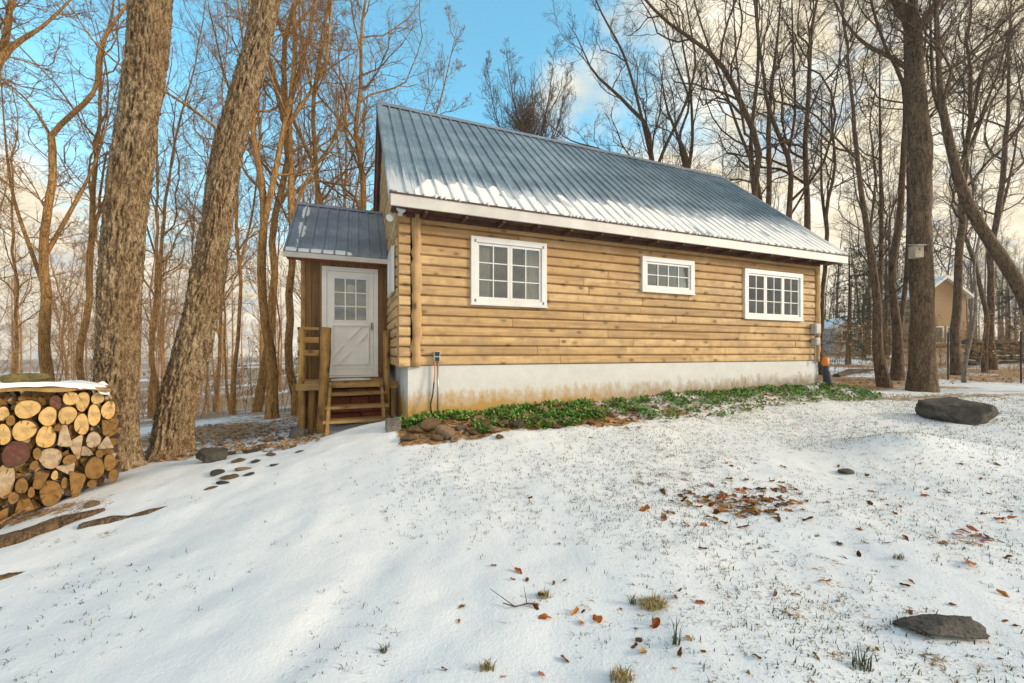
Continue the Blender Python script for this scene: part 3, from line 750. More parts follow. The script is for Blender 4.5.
# ------------------------------------------------------------------ steps and railings in front of the door
st = empty('porch_steps', W(-.8, .9, .25), 'weathered wooden entry steps with rough railings below the white door', 'steps', TH)
off = Vector((.8, -.9, -.25))
def P(u, w, z): return Vector((u, w, z)) + off
def sbox(name, u0, u1, w0, w1, z0, z1, mat_, tone=.5, bevel=.006):
    m = MB(); a, b = P(u0, w0, z0), P(u1, w1, z1); m.box(a.x, b.x, a.y, b.y, a.z, b.z, tone); return m.build(name, mat_, st, bevel=bevel)
m = MB()
for i in range(5):
    a, b = P(-1.62, 1.26 + i * .147, 1.012), P(-.17, 1.26 + (i + 1) * .147 - .008, 1.05); m.box(a.x, b.x, a.y, b.y, a.z, b.z, random.random())
m.build('landing', M['deck_x'], st, bevel=.004)
sbox('landing_beam', -1.24, -.2, 1.225, 1.255, .93, 1.02, M['deck_x'], .8)
for k_, (w_, z_) in enumerate(((.96, .86), (.70, .67), (.45, .48), (.20, .29))):
    sbox('tread', -1.18 - .02 * k_, -.24 + .015 * k_, w_, w_ + .29, z_ - .045, z_, M['deck_x'], (.35, .6, .45, .3)[k_])
for u_ in (-1.15, -.32):
    m = MB(); m.bar(P(u_, .25, .18), P(u_, 1.22, .95), .045, .2); m.build('stringer', M['deck_x'], st)
def post(name, u, w, z0, z1, r0, lean=(0, 0), tone=.6, square=False):
    m = MB(); r = random.Random(int((u + 5) * 100)); n = 9
    m.tube([P(u + lean[0] * i / n + r.uniform(-.006, .006), w + lean[1] * i / n, z0 + (z1 - z0) * i / n) for i in range(n + 1)], [r0 * (1 + r.uniform(-.07, .07)) for _ in range(n + 1)], 4 if square else 10, tone)
    return m.build(name, M['deck_z'], st, smooth=not square)
post('newel_post', -1.285, 1.2, .12, 1.97, .085, (.07, 0), .75)
post('rail_post', -1.60, 1.28, .05, 1.97, .055, (0, 0), .65)
post('rail_post', -1.64, 1.95, .05, 1.97, .05, (0, 0), .5)
post('rail_post', -.235, 1.2, .2, 1.93, .058, (0, 0), .6)
post('support_post', -1.47, 1.32, .02, 1.0, .055, (.03, 0), .1)
post('support_post', -1.36, 1.5, .02, 1.0, .05, (-.02, 0), .15)
post('support_post', -.18, 1.5, .2, 1.0, .055, (0, 0), .4)
for z_ in (1.955, 1.77, 1.55):
    hgt = .03 if z_ > 1.9 else .065
    sbox('rail', -1.66, -1.33, 1.235, 1.275, z_ - hgt, z_ + hgt * .5, M['deck_x'], .35 + .2 * (z_ < 1.8))
    sbox('rail', -.22, -.02 + (UL if z_ < 0 else UL) * .3, 1.235, 1.275, z_ - hgt, z_ + hgt * .5, M['deck_x'], .4)
    sbox('side_rail', -1.665, -1.625, 1.3, 1.93, z_ - hgt, z_ + hgt * .5, M['deck_x'], .35)
sbox('rim_board', -1.68, -1.30, 1.20, 1.235, .90, 1.02, M['deck_x'], .75)
sbox('rim_board', -.21, -.04, 1.20, 1.235, .90, 1.02, M['deck_x'], .6)
m = MB(); V = []; nu_, nw_ = 40, 14
for i in range(nu_ + 1):
    for j in range(nw_ + 1):
        a, b = i / nu_, j / nw_; e = min(a, 1 - a, .25) * min(b, 1 - b, .25) * 16
        V.append(P(-1.2 + .75 * a, 1.3 + .6 * b, 1.046 + .03 * min(1, e) * (.5 + random.random() * .25)))
m.add(V, [(i * (nw_ + 1) + j, (i + 1) * (nw_ + 1) + j, (i + 1) * (nw_ + 1) + j + 1, i * (nw_ + 1) + j + 1) for i in range(nu_) for j in range(nw_)])
m.build('landing_snow', M['snow'], st, smooth=True)

# ------------------------------------------------------------------ small fixtures
lt = empty('security_light', W(UL + .02, -.055, 3.66), 'white twin-head security light under the near eave corner', 'lamp', TH)
m = MB(); m.box(-.03, .03, -.01, .03, -.05, .05); m.tube([(0, -.01, 0), (-.02, -.08, .0)], .014, 8); m.build('bracket', M['white'], lt)
def head(name, c, dr, r0):
    m = MB(); c = Vector(c); dr = Vector(dr).normalized()
    m.tube([c - dr * .11, c - dr * .09, c - dr * .03, c], [r0 * .35, r0 * .6, r0 * .92, r0], 18); m.build(name, M['white'], lt, smooth=False)
head('lamp_head', (-.0, -.16, .02), (.35, -1, -.15), .075); head('lamp_head', (-.16, -.03, -.11), (-.5, -.6, -.55), .055)

ob = empty('outdoor_outlet', W(.43, -.06, 1.1), 'grey outdoor outlet box on a pipe before the white foundation', 'outlet', TH)
m = MB(); m.box(-.05, .05, -.05, .025, .30, .46); m.build('outlet_box', M['grey_box'], ob, bevel=.01)
m = MB(); m.box(-.036, .036, -.062, -.0505, .39, .45); m.box(-.032, .032, -.056, -.0505, .31, .37); m.build('outlet_cover', M['black'], ob)
m = MB(); m.tube([(.015, -.015, -.62), (.015, -.015, .3)], .017, 10); m.build('conduit', M['galv'], ob, smooth=True)
m = MB(); m.tube([(-.03, -.03, .3), (-.035, -.04, .12), (-.05, -.05, -.02)], .010, 8); m.build('orange_cord', M['orange'], ob, smooth=True)
m = MB(); m.tube([(-.05, -.05, -.02), (-.07, -.06, -.2), (-.11, -.09, -.36), (-.1, -.12, -.5)], .012, 8); m.build('dark_cord', M['black'], ob, smooth=True)

for (zz_, hh, ww, lab) in ((2.10, .24, .2, 'larger upper grey meter box on the log wall near the far corner'), (1.80, .17, .16, 'smaller lower grey utility box beneath the meter box')):
    b_ = empty('meter_box', W(9.42, -.055, zz_), lab, 'utility box', TH)
    m = MB(); m.box(-ww / 2, ww / 2, -.1, .02, -hh / 2, hh / 2); m.build('housing', M['grey_box'], b_, bevel=.012)
    m = MB(); m.box(-ww / 2 + .02, ww / 2 - .02, -.108, -.101, -hh / 2 + .02, hh / 2 - .02); m.build('lid', M['galv'], b_)
    m = MB(); m.tube([(0, -.03, -hh / 2), (0, -.03, -hh / 2 - (.06 if zz_ > 2 else .45))], .016, 8); m.build('pipe', M['galv'], b_)
q = W(9.85, -.1); q.z = h1(q.x, q.y)
hy = empty('marker_post', q, 'short dark post with an orange top beside the far foundation corner', 'post')
m = MB(); m.tube([(0, 0, -.1), (0, 0, .12), (-.03, 0, .34), (-.05, 0, .5)], [.10, .09, .085, .06], 12); m.build('stem', simple('blue_black_plastic', (.02, .025, .05), .5), hy, smooth=True)
m = MB(); m.tube([(-.05, 0, .46), (-.06, 0, .56), (-.04, 0, .68), (-.04, 0, .70)], [.05, .08, .065, .02], 12); m.build('cap', M['orange'], hy, smooth=True)

# ------------------------------------------------------------------ rocks
def rock_mesh(seed, sx=1, sy=1, sz=.6, rough=.35, material=None, sub=3, flat=0, box=1.0):
    bm = bmesh.new(); bmesh.ops.create_icosphere(bm, subdivisions=sub, radius=1)
    co = np.array([v.co[:] for v in bm.verts]); co = np.sign(co) * np.abs(co) ** box
    d = 1 + rough * (fbm(co * 1.1 + seed * 13.7, 3) - .5) * 2 + rough * .6 * (fbm(co * 3.2 + seed * 3.1, 3) - .5)
    c2 = co * d[:, None]
    # a few planar breaks
    r = np.random.default_rng(seed)
    for _ in range(11):
        n = r.normal(size=3) * np.array([1, 1, 1.4]); n /= np.linalg.norm(n); dd = c2 @ n; lim = r.uniform(.48, .8); c2 = c2 - np.maximum(0, dd - lim)[:, None] * n[None, :] * .97
    if flat: c2[:, 2] = np.clip(c2[:, 2], -flat, flat)
    c2 = c2 * (1 + .22 * (fbm(co * 4.5 + seed, 4) - .5))[:, None]
    c2 = c2 * np.array([sx, sy, sz])
    for v, c in zip(bm.verts, c2): v.co = c
    for f in bm.faces: f.smooth = True
    me = bpy.data.meshes.new('rock'); bm.to_mesh(me); bm.free(); me.materials.append(material or M['rock_grey']); return me
def place(name, me, loc, rz=0, sc=(1, 1, 1), label=None, cat=None, group=None, rot=None):
    o = link(bpy.data.objects.new(name, me)); o.location = loc; o.rotation_euler = rot or (0, 0, rz); o.scale = sc
    return tag(o, label, cat, group)

p = gp(974, 423); place('boulder', rock_mesh(4, .72, .48, .42, .32, M['rock_dark'], 5), (p.x, p.y + .25, p.z + .08), .1, label='large dark mossy boulder with rounded top in the snow', cat='boulder')
p = gp(954, 641); place('flat_stone', rock_mesh(21, .20, .11, .05, .35, M['rock_pit'], 5, .9, .55), (p.x, p.y + .06, p.z + .03), -.25, label='flat speckled grey stone lying on the snow', cat='stone')
p = gp(846, 473); place('small_stone', rock_mesh(9, .13, .08, .035, .4, M['rock_dark']), (p.x, p.y, p.z + .01), .3, label='small black stone at the left edge of the snow mound', cat='stone')
p = gp(209, 462); place('corner_stone', rock_mesh(14, .2, .15, .14, .3, M['rock_dark'], 4), (p.x, p.y + .1, p.z + .06), .5, label='dark rounded stone beside the leaning trunk', cat='stone')
p = gp(296, 438); place('step_stone', rock_mesh(15, .2, .16, .13, .3, M['rock_grey'], 4), (p.x, p.y + .1, p.z + .06), .2, label='grey stone near the foot of the leftmost porch post', cat='stone')
p = gp(391, 432); m = MB(); m.box(-.1, .1, -.1, .1, -.1, .16); o = m.build('concrete_block', M['rock_grey'], None, bevel=.012, loc=(p.x, p.y + .1, p.z)); o.rotation_euler.z = TH; tag(o, 'grey concrete block at the right foot of the porch steps', 'block')

variants = [rock_mesh(30 + i, 1, .8, .62, .42, M[mm]) for i, mm in enumerate(('rock_tan', 'rock_brown', 'rock_dark', 'rock_brown', 'rock_tan', 'rock_grey'))]
lab_rock = ['tan stone edging the flower bed along the white foundation', 'brown mossy stone edging the flower bed along the white foundation', 'dark stone edging the flower bed along the white foundation',
            'brown mossy stone edging the flower bed along the white foundation', 'tan stone edging the flower bed along the white foundation', 'grey stone edging the flower bed along the white foundation']
r = random.Random(5)
spec = [(418, 432, .16, 1), (445, 436, .2, 0), (430, 428, .22, 3), (410, 440, .13, 1), (462, 430, .12, 5), (475, 434, .13, 1), (486, 428, .14, 3), (495, 432, .12, 0), (505, 425, .14, 1), (517, 427, .19, 2), (528, 419, .13, 0), (541, 412, .15, 4), (543, 424, .15, 3), (555, 428, .1, 1), (565, 421, .13, 0), (580, 418, .12, 3), (595, 415, .11, 5), (612, 416, .10, 4), (560, 412, .12, 1), (480, 420, .12, 4), (500, 438, .09, 1), (455, 441, .11, 0), (630, 411, .09, 1), (655, 408, .09, 0), (590, 424, .08, 1), (436, 440, .12, 3)]
for (px, py, s, k_) in spec:
    s *= .85; p = gp(px, py); place('bed_stone', variants[k_], (p.x, p.y, p.z + s * .25), r.uniform(0, 6), (s * r.uniform(.9, 1.3), s, s * r.uniform(.8, 1.1)), lab_rock[k_], 'stone', 'stones edging the flower bed')
for (px, py, s, k_) in [(228, 455, .10, 2), (240, 461, .08, 1), (252, 452, .12, 2), (262, 447, .10, 3), (270, 441, .11, 0), (281, 440, .08, 1), (243, 470, .07, 0), (217, 474, .09, 2), (232, 478, .08, 1), (256, 462, .07, 2), (271, 455, .07, 3), (285, 449, .06, 0), (222, 484, .06, 2), (262, 433, .07, 5), (293, 447, .06, 1), (250, 475, .05, 2), (300, 452, .05, 1), (211, 489, .05, 1), (274, 466, .05, 2)]:
    p = gp(px, py); place('path_stone', variants[k_], (p.x, p.y, p.z + s * .12), r.uniform(0, 6), (s * 1.5, s, s * .6), ('tan', 'brown mossy', 'dark', 'brown mossy', 'tan', 'grey')[k_] + ' stone half buried in the snow between leaning trunk and porch', 'stone', 'half buried stones on the snowy bank')

# ------------------------------------------------------------------ flower bed foliage
V = []; Fc = []; T = []
def leafquad(p, az, el, L, wd, tone, curl=.25):
    d = Vector((math.cos(az) * math.cos(el), math.sin(az) * math.cos(el), math.sin(el))); s = Vector((-math.sin(az), math.cos(az), 0)); n = d.cross(s)
    b = len(V)
    V.extend([p, p + d * L * .5 + s * wd * .5 - n * L * curl * .2, p + d * L - n * L * curl * -.15, p + d * L * .5 - s * wd * .5 - n * L * curl * .2, p + d * L * .45 + n * L * .04 * -1])
    Fc.extend([(b, b + 4, b + 1), (b + 1, b + 4, b + 2), (b + 2, b + 4, b + 3), (b + 3, b + 4, b)]); T.extend([tone] * 5)
r = random.Random(21)
pts = []
for i in range(7500):
    u = r.uniform(-.15, 10.6); w = -1.15 * r.random() ** 1.15 - .03 if u > 3 else r.uniform(-1.1, -.05)
    if w < -1.25: continue
    pts.append((u, w))
q = np.array(pts); wp = np.array([W(*a)[:] for a in pts]); hz = H(wp[:, 0], wp[:, 1])
dn = fbm(np.stack([q[:, 0] * 5.5, q[:, 1] * 7.0, q[:, 0] * 0], -1), 3)
for (u, w), c, z, dv in zip(pts, wp, hz, dn):
    lim = .52 if u < 2.2 else .475 + .07 * min(1.1, -w)
    if dv + r.uniform(-.11, .11) < lim - .02 * (w > -.5): continue
    if u < .8 and w < -.5: continue
    if r.random() < (.12 if u < 3 else .34 + .42 * min(1, -w)): continue
    base = Vector((c[0], c[1], z))
    for k_ in range(r.randint(4, 7)):
        tone = r.random() * .75 if r.random() < .9 else r.uniform(.85, 1)
        leafquad(base + Vector((r.uniform(-.05, .05), r.uniform(-.05, .05), r.uniform(.0, .07))), r.uniform(0, 6.28), r.uniform(-.15, .9), r.uniform(.045, .085), r.uniform(.03, .05), tone)
me = np_mesh('evergreen_ground_cover', [v[:] for v in V], Fc, M['cover'], False, {'tone': T}); o = link(bpy.data.objects.new('evergreen_ground_cover', me)); tag(o, 'low green evergreen ground cover in the snowy bed along the foundation', 'ground cover', kind='stuff')

# ------------------------------------------------------------------ fallen leaves
def leaf_mesh(seed, material):
    r = random.Random(seed); bm = bmesh.new(); pts = []
    lobes = r.choice((3, 5, 0, 0)); n = 22
    for i in range(n):
        a = 2 * PI * i / n; rad = .5 * (1 - .35 * abs(math.sin(a)))
        if lobes: rad *= .72 + .34 * abs(math.cos(a * lobes / 2))
        pts.append(Vector((math.cos(a) * rad * 1.1, math.sin(a) * rad * .85, 0)))
    cv, cx_ = r.uniform(.15, .4), r.uniform(-.3, .3)
    fz = lambda p: abs(p.y) * cv + p.x * p.x * cx_ + .05 * math.sin(p.x * 9 + p.y * 7)
    ring1 = [bm.verts.new((p.x, p.y, fz(p))) for p in pts]; ring2 = [bm.verts.new((p.x * .5, p.y * .5, fz(p * .5))) for p in pts]; c = bm.verts.new((0, 0, fz(Vector((0, 0, 0)))))
    for i in range(n):
        j = (i + 1) % n; bm.faces.new((ring1[i], ring1[j], ring2[j], ring2[i])); bm.faces.new((ring2[i], ring2[j], c))
    s0 = bm.verts.new((-.55, -.012, 0)); s1 = bm.verts.new((-.55, .012, 0)); s2 = bm.verts.new((-.95, .01, .06)); s3 = bm.verts.new((-.95, -.01, .06)); bm.faces.new((s0, s1, s2, s3))
    bmesh.ops.solidify(bm, geom=bm.faces[:], thickness=.012)
    me = bpy.data.meshes.new('fallen_leaf'); bm.to_mesh(me); bm.free(); me.materials.append(material); return me
LM = {c: [leaf_mesh(i * 3 + j, M[c]) for j in range(4)] for i, c in enumerate(('leaf_orange', 'leaf_brown', 'leaf_tan'))}
LL = {'leaf_orange': 'bright orange fallen leaf on the snowy lawn', 'leaf_brown': 'dull brown fallen leaf on the snowy lawn', 'leaf_tan': 'pale tan fallen leaf on the snowy lawn'}
r = random.Random(33)
def leaf(px, py, sz, c):
    p = gp(px, py); me = r.choice(LM[c])
    place('fallen_leaf', me, (p.x, p.y, p.z + sz * .12), sc=(sz, sz * r.uniform(.6, 1), sz), rot=(r.uniform(-.6, .6), r.uniform(-.5, .5), r.uniform(0, 6.28)), label=LL[c], cat='leaf', group='fallen leaves on the snow')
O, B_, T_ = 'leaf_orange', 'leaf_brown', 'leaf_tan'
for a in [(1000, 521, .13, O), (1012, 519, .09, O), (964, 533, .10, O), (972, 530, .09, O), (958, 536, .09, O), (976, 538, .11, O), (988, 540, .12, B_), (970, 566, .12, O), (824, 583, .09, O), (796, 505, .14, O), (784, 492, .14, O), (770, 500, .1, B_), (840, 546, .07, B_), (895, 515, .08, B_), (1003, 597, .07, O), (518, 573, .08, O), (527, 581, .06, T_), (544, 619, .08, O), (575, 614, .07, O), (597, 623, .09, O), (536, 609, .06, B_), (541, 597, .08, T_), (656, 627, .07, O), (636, 632, .05, B_), (639, 642, .05, B_), (643, 655, .07, T_), (494, 567, .05, B_), (530, 499, .06, B_), (689, 640, .05, T_), (700, 604, .06, O), (745, 502, .14, O), (730, 508, .1, T_), (752, 512, .09, B_), (779, 521, .1, B_), (808, 521, .1, B_), (838, 545, .06, B_), (775, 595, .05, B_), (925, 497, .08, O), (905, 540, .08, B_), (1008, 560, .08, B_), (870, 505, .08, B_), (675, 600, .06, B_), (462, 608, .05, T_), (680, 655, .06, B_), (828, 503, .09, B_), (700, 487, .08, B_), (1010, 512, .08, B_)]: leaf(*a)
for i in range(110):
    leaf(r.gauss(738, 32), r.gauss(503, 10), r.uniform(.055, .12), r.choice((O, B_, B_, T_, B_)))
for i in range(44):
    leaf(r.uniform(690, 1020), r.uniform(455, 560), r.uniform(.04, .08), r.choice((B_, B_, T_, O)))
for i in range(34):
    leaf(r.uniform(420, 1020), r.uniform(540, 680), r.uniform(.03, .055), r.choice((B_, T_, O)))
for i in range(30):
    leaf(r.uniform(430, 640), r.gauss(424, 7), r.uniform(.07, .11), r.choice((O, O, B_, T_)))
# loose litter in the woods and the bed
V = []; Fc = []; T = []
for i in range(5200):
    if i < 1500: px, py = r.uniform(150, 320), r.uniform(404, 446)
    elif i < 3600: px, py = r.uniform(840, 1024), r.uniform(358, 398)
    else: px, py = r.uniform(640, 880), r.uniform(385, 420)
    if i < 3600:
        d = F * 1.5 / (py - HY); 
        if d > 26: continue
    X_, Y_ = (px - CX) / F * (F * 1.3 / (py - HY)), F * 1.3 / (py - HY)
    if i >= 3600:
        c = W(r.uniform(0, 10.4), -r.uniform(.05, 1.1)); X_, Y_ = c.x, c.y
    V_ = (X_, Y_); T.append((X_, Y_, r.random()))
arr = np.array(T); z = H(arr[:, 0], arr[:, 1]); V = []; T = []
for (x, y, tn), zz_ in zip(arr, z):
    leafquad(Vector((x, y, zz_ + .01)), r.uniform(0, 6.28), r.uniform(-.1, .5), r.uniform(.06, .12), r.uniform(.04, .07), tn)
me = np_mesh('leaf_litter', [v[:] for v in V], Fc, M['brush'], False, {'tone': T}); tag(link(bpy.data.objects.new('leaf_litter', me)), 'loose brown leaf litter scattered at the edge of the woods', 'leaf litter', kind='stuff')

# ------------------------------------------------------------------ grass poking through the thin snow
V = []; Fc = []; T = []
def blade(p, az, lean, h, wd, tone):
    s = Vector((-math.sin(az), math.cos(az), 0)) * wd; d = Vector((math.cos(az), math.sin(az), 0)); b = len(V)
    V.extend([p - s, p + s, p + d * lean * .35 * h + s * .7 + Vector((0, 0, h * .6)), p + d * lean * .35 * h - s * .7 + Vector((0, 0, h * .6)), p + d * lean * h + Vector((0, 0, h * (1 - .3 * lean)))])
    Fc.extend([(b, b + 1, b + 2), (b, b + 2, b + 3), (b + 3, b + 2, b + 4)]); T.extend([tone] * 5)
cand = RNG.uniform(size=(80000, 2)); cx_ = -3.6 + cand[:, 0] * 14.5; cy_ = 1.5 + cand[:, 1] ** 1.3 * 8.0
dens = fbm(np.stack([cx_ * .8, cy_ * .8, 0 * cx_ + 3], -1), 4)
wl = -SU * (cx_ - CO.x) + CU * (cy_ - CO.y)
keep = (dens + RNG.uniform(-.16, .16, len(cx_)) + .21 * sstep(-2.2, 1.8, cx_) > .612) & ~((wl > -1.15) & (cx_ < 8.4)) & ((cx_ > -1.2) | (RNG.uniform(size=len(cx_)) < .18)) & (cy_ < 9.6) & (np.abs(cx_) < cy_ * 1.4)
cx_, cy_ = cx_[keep], cy_[keep]; hz = H(cx_, cy_)
for x, y, z in zip(cx_, cy_, hz):
    tn0 = r.random() ** 1.3; dry = y > 8.4 and x > 6
    for k_ in range(r.randint(1, 4)):
        blade(Vector((x + r.uniform(-.02, .02), y + r.uniform(-.02, .02), z - .006)), r.uniform(0, 6.28), r.uniform(.2, 1.3), r.choice((r.uniform(.008, .022), r.uniform(.012, .045))) * (1.3 if dry else 1), r.uniform(.0015, .0035), min(1, (tn0 * .75 + (.35 if dry else 0) + r.uniform(0, .15))))
me = np_mesh('lawn_grass', [v[:] for v in V], Fc, M['grass'], False, {'tone': T}); tag(link(bpy.data.objects.new('lawn_grass', me)), 'short winter grass blades poking through thin snow', 'grass', kind='stuff')
def tuft(px, py, n, hmax, spread, tone0, name='grass_tuft', label='', flat=False):
    global V, Fc, T
    V = []; Fc = []; T = []; p = gp(px, py)
    for i in range(n):
        a = r.uniform(0, 6.28); q = Vector((math.cos(a), math.sin(a) * .7, 0)) * spread * r.random() ** .7
        q.z = h1(p.x + q.x, p.y + q.y) - p.z - .004
        blade(q, r.uniform(0, 6.28), r.uniform(.8, 2.4) if flat else r.uniform(.1, .9), hmax * r.uniform(.35, 1), r.uniform(.002, .0035), min(1, max(0, tone0 + r.uniform(-.2, .15))))
    o = link(bpy.data.objects.new(name, np_mesh(name, [v[:] for v in V], Fc, M['grass'], False, {'tone': T}))); o.location = p; tag(o, label, 'grass tuft', 'distinct grass tufts on the lawn')
tuft(652, 607, 260, .05, .085, .95, label='broad tuft of matted straw-coloured grass with a leaf beside it', flat=True)
tuft(545, 598, 60, .05, .05, .9, label='small straw tuft just above the curved bare twig')
tuft(487, 672, 60, .06, .035, .85, label='yellowish tuft sprouting alone near the lawn front')
tuft(622, 682, 120, .07, .06, .95, label='tan tuft nearest the camera on the lawn')
tuft(676, 645, 16, .15, .02, .35, label='tall thin green grass sprig standing in the snow')
tuft(862, 668, 40, .10, .05, .3, label='loose dark green tuft in front of the flat stone')
tuft(383, 655, 24, .06, .02, .35, label='small green sprig at the front of the smooth snow')
tuft(632, 605, 24, .09, .02, .4, label='green sprig at the left of the matted straw tuft')
tuft(898, 560, 40, .06, .04, .7, label='yellow-green tuft among the orange leaves')
tw = MB()
p = gp(520, 612)
def gpt(px, py, dz=.012): q = gp(px, py); return Vector((q.x, q.y, q.z + dz))
tw.tube([gpt(503, 607), gpt(515, 611, .02), (gpt(527, 610, .025)), gpt(538, 608)], [.003, .004, .005, .004], 6)
tw.tube([gpt(515, 611, .02), gpt(490, 597, .05)], [.003, .0015], 5); tw.tube([gpt(527, 610, .025), gpt(524, 596, .05)], [.003, .0015], 5)
tag(tw.build('bare_twig', M['bark_backlit'], None), 'thin curved bare twig lying on the snow among leaves', 'twig')

# ------------------------------------------------------------------ wood pile
PO_ = Vector((-4.60, 4.56, 0)); PA = math.radians(-45)      # foot of the right end of the face; x looks out of the pile, y runs along it
PE = Vector((-math.sin(PA), math.cos(PA)))
def pile(zx, zy):   # a spot in the face of the pile
    k_ = (zx / 4.408 - CX) / F; s_ = (k_ * PO_.y - PO_.x) / (PE.x - k_ * PE.y); Y = PO_.y + PE.y * s_
    return s_, EYE + (HY - 375 - zy / 4.408) / F * Y, Y
def pile_w(x, y, z): return PO_ + Matrix.Rotation(PA, 3, 'Z') @ Vector((x, y, z))
r = random.Random(77)
EL = {'end_pale': 'pale round log end stacked in the woodpile', 'end_grey': 'greyish weathered log end stacked in the woodpile', 'end_brown': 'brown weathered log end low in the woodpile', 'end_dark': 'rotten dark red log end in the woodpile'}
def firelog(zx, zy, rx, ry, k_, dx=0, wedge=False):
    Y, Z, yd = pile(zx, zy); ry_ = ry / 4.408 * yd / F; rx_ = (pile(zx + rx, zy)[0] - pile(zx - rx, zy)[0]) / 2
    n = 26; nl_ = 9; L = .40; V = []; ph = r.uniform(0, 6); x0 = r.uniform(-.04, .035) + dx; sk = r.uniform(-.04, .04)
    rad = [1 + .06 * math.sin(2 * 2 * PI * j / n + ph) + .045 * math.sin(3 * 2 * PI * j / n + ph * 2) + r.uniform(-.015, .015) for j in range(n)]
    if wedge:
        hp = [(ph + q_ * 2.094 + r.uniform(-.4, .4), r.uniform(.5, .75)) for q_ in range(3)]
        rad = [min([1.25] + [d_ / max(.05, math.cos(2 * PI * j / n - a_)) for a_, d_ in hp if math.cos(2 * PI * j / n - a_) > .05]) for j in range(n)]
    xs = [0, -.006] + [-L * i / (nl_ - 2) for i in range(1, nl_ - 1)]
    for i, x in enumerate(xs):
        s = (.965 if i == 0 else 1) * (1 + r.uniform(-.01, .01))
        V += [(x + (.012 * math.sin(2 * PI * j / n + ph) if i < 2 else 0), math.cos(2 * PI * j / n) * rx_ * rad[j] * s + sk * i * .1, math.sin(2 * PI * j / n) * ry_ * rad[j] * s) for j in range(n)]
    b = len(V); V += [(.004, 0, 0)]
    Fc = [(i * n + j, i * n + (j + 1) % n, (i + 1) * n + (j + 1) % n, (i + 1) * n + j) for i in range(len(xs) - 1) for j in range(n)]
    Fe = [(j, (j + 1) % n, b) for j in range(n)]; back_ = tuple((len(xs) - 1) * n + j for j in range(n))
    me = bpy.data.meshes.new('firewood_log'); me.from_pydata(V, [], Fc + Fe + [back_]); me.materials.append(M['firbark']); me.materials.append(M[k_])
    for i_, pl in enumerate(me.polygons):
        pl.material_index = 1 if len(Fc) <= i_ else 0; pl.use_smooth = i_ < len(Fc)
    bm = bmesh.new(); bm.from_mesh(me); bmesh.ops.recalc_face_normals(bm, faces=bm.faces); bm.to_mesh(me); bm.free()
    o = link(bpy.data.objects.new('firewood_log', me)); o.location = pile_w(x0, Y, Z); o.rotation_euler.z = PA; tag(o, EL[k_], 'log', 'logs in the woodpile')
ep, eg, eb, ed = 'end_pale', 'end_grey', 'end_brown', 'end_dark'
for a in [(12, 172, 30, 30, ep), (122, 150, 58, 42, ep), (212, 182, 42, 42, ep), (296, 180, 42, 42, ep), (312, 103, 38, 30, ep), (363, 118, 32, 45, ep), (430, 103, 28, 28, ep), (478, 155, 34, 40, ep), (415, 178, 30, 46, ep), (360, 218, 32, 50, ep), (14, 262, 36, 50, ep), (108, 243, 54, 48, ep), (203, 274, 48, 48, ep), (290, 280, 38, 45, eg), (337, 312, 32, 46, eg), (412, 285, 32, 38, eg), (465, 308, 32, 34, eg), (481, 228, 38, 28, eb), (70, 350, 62, 60, ed), (222, 368, 52, 46, eg), (308, 372, 32, 20, eb), (20, 470, 46, 80, eg), (97, 488, 28, 36, eb), (340, 470, 46, 52, eb), (300, 415, 44, 28, eg), (225, 520, 52, 56, eb), (418, 410, 42, 52, eb), (178, 448, 40, 38, eb), (243, 440, 16, 20, ep), (484, 388, 28, 36, eb), (105, 578, 45, 46, eb), (0, 632, 40, 46, eb), (50, 200, 20, 22, eb), (500, 445, 22, 30, eb), (378, 345, 32, 22, eg), (165, 345, 18, 26, eb), (140, 515, 16, 22, eb), (60, 540, 24, 24, eb), (150, 400, 20, 20, eb), (245, 120, 30, 28, ed), (285, 478, 16, 24, eb), (405, 480, 20, 20, eb), (440, 345, 16, 18, eb), (255, 232, 16, 16, eb)]:
    firelog(*(a if not (a[4] in (eg, eb) and a[2] > 24 and r.random() < .55) else (a[0], a[1], a[2] * 1.15, a[3] * 1.15, a[4], 0, True)))
for zx, zy, k_ in [(-60, 180, ep), (-70, 265, ep), (-55, 350, eb), (-90, 440, eb), (-80, 540, eb), (-60, 640, eb), (-150, 200, ep), (-160, 300, eg), (-170, 400, eb), (-180, 520, eb), (-160, 630, eb)]: firelog(zx, zy, 44, 46, k_)
rf = random.Random(12); fill = [(q_.location.copy()) for q_ in COL.objects if q_.name.startswith('firewood_log')]
for zx in range(-10, 520, 30):
    for zy in range(95, 640, 30):
        if zy > 640 - .38 * max(zx, 0): continue
        firelog(zx + rf.uniform(-8, 8), zy + rf.uniform(-8, 8), rf.uniform(22, 32), rf.uniform(22, 32), rf.choice(('end_brown', 'end_grey', 'end_brown', 'end_brown')), -.10, True) if rf.random() < .8 else None
# sheet with snow over the pile
YA, YB = -1.75, .02
m = MB(); V = []; n = 34
for i in range(n + 1):
    y = YA + (YB - YA) * i / n; zt = 1.185 + .012 * math.sin(y * 5) - (.05 * max(0, (y + .22) / .23))
    V += [(.07 + .02 * math.sin(y * 9), y, zt - .04 - .01 * math.sin(y * 13)), (.05, y, zt), (-.42, y, zt + .01), (-.46, y, zt - .06), (-.42, y, zt - .012), (.04, y, zt - .02)]
m.add(V, [(i * 6 + j, i * 6 + (j + 1) % 6, i * 6 + 6 + (j + 1) % 6, i * 6 + 6 + j) for i in range(n) for j in range(6)] + [tuple(range(6)), tuple(n * 6 + j for j in range(6))])
pc = m.build('pile_cover', M['deck_x'], None); pc.location = PO_; pc.rotation_euler.z = PA; tag(pc, 'weathered sheet topped with snow covering the woodpile', 'cover')
gxs, gys = np.meshgrid(np.linspace(-.45, .075, 26), np.linspace(YA, YB - .01, 70), indexing='ij')
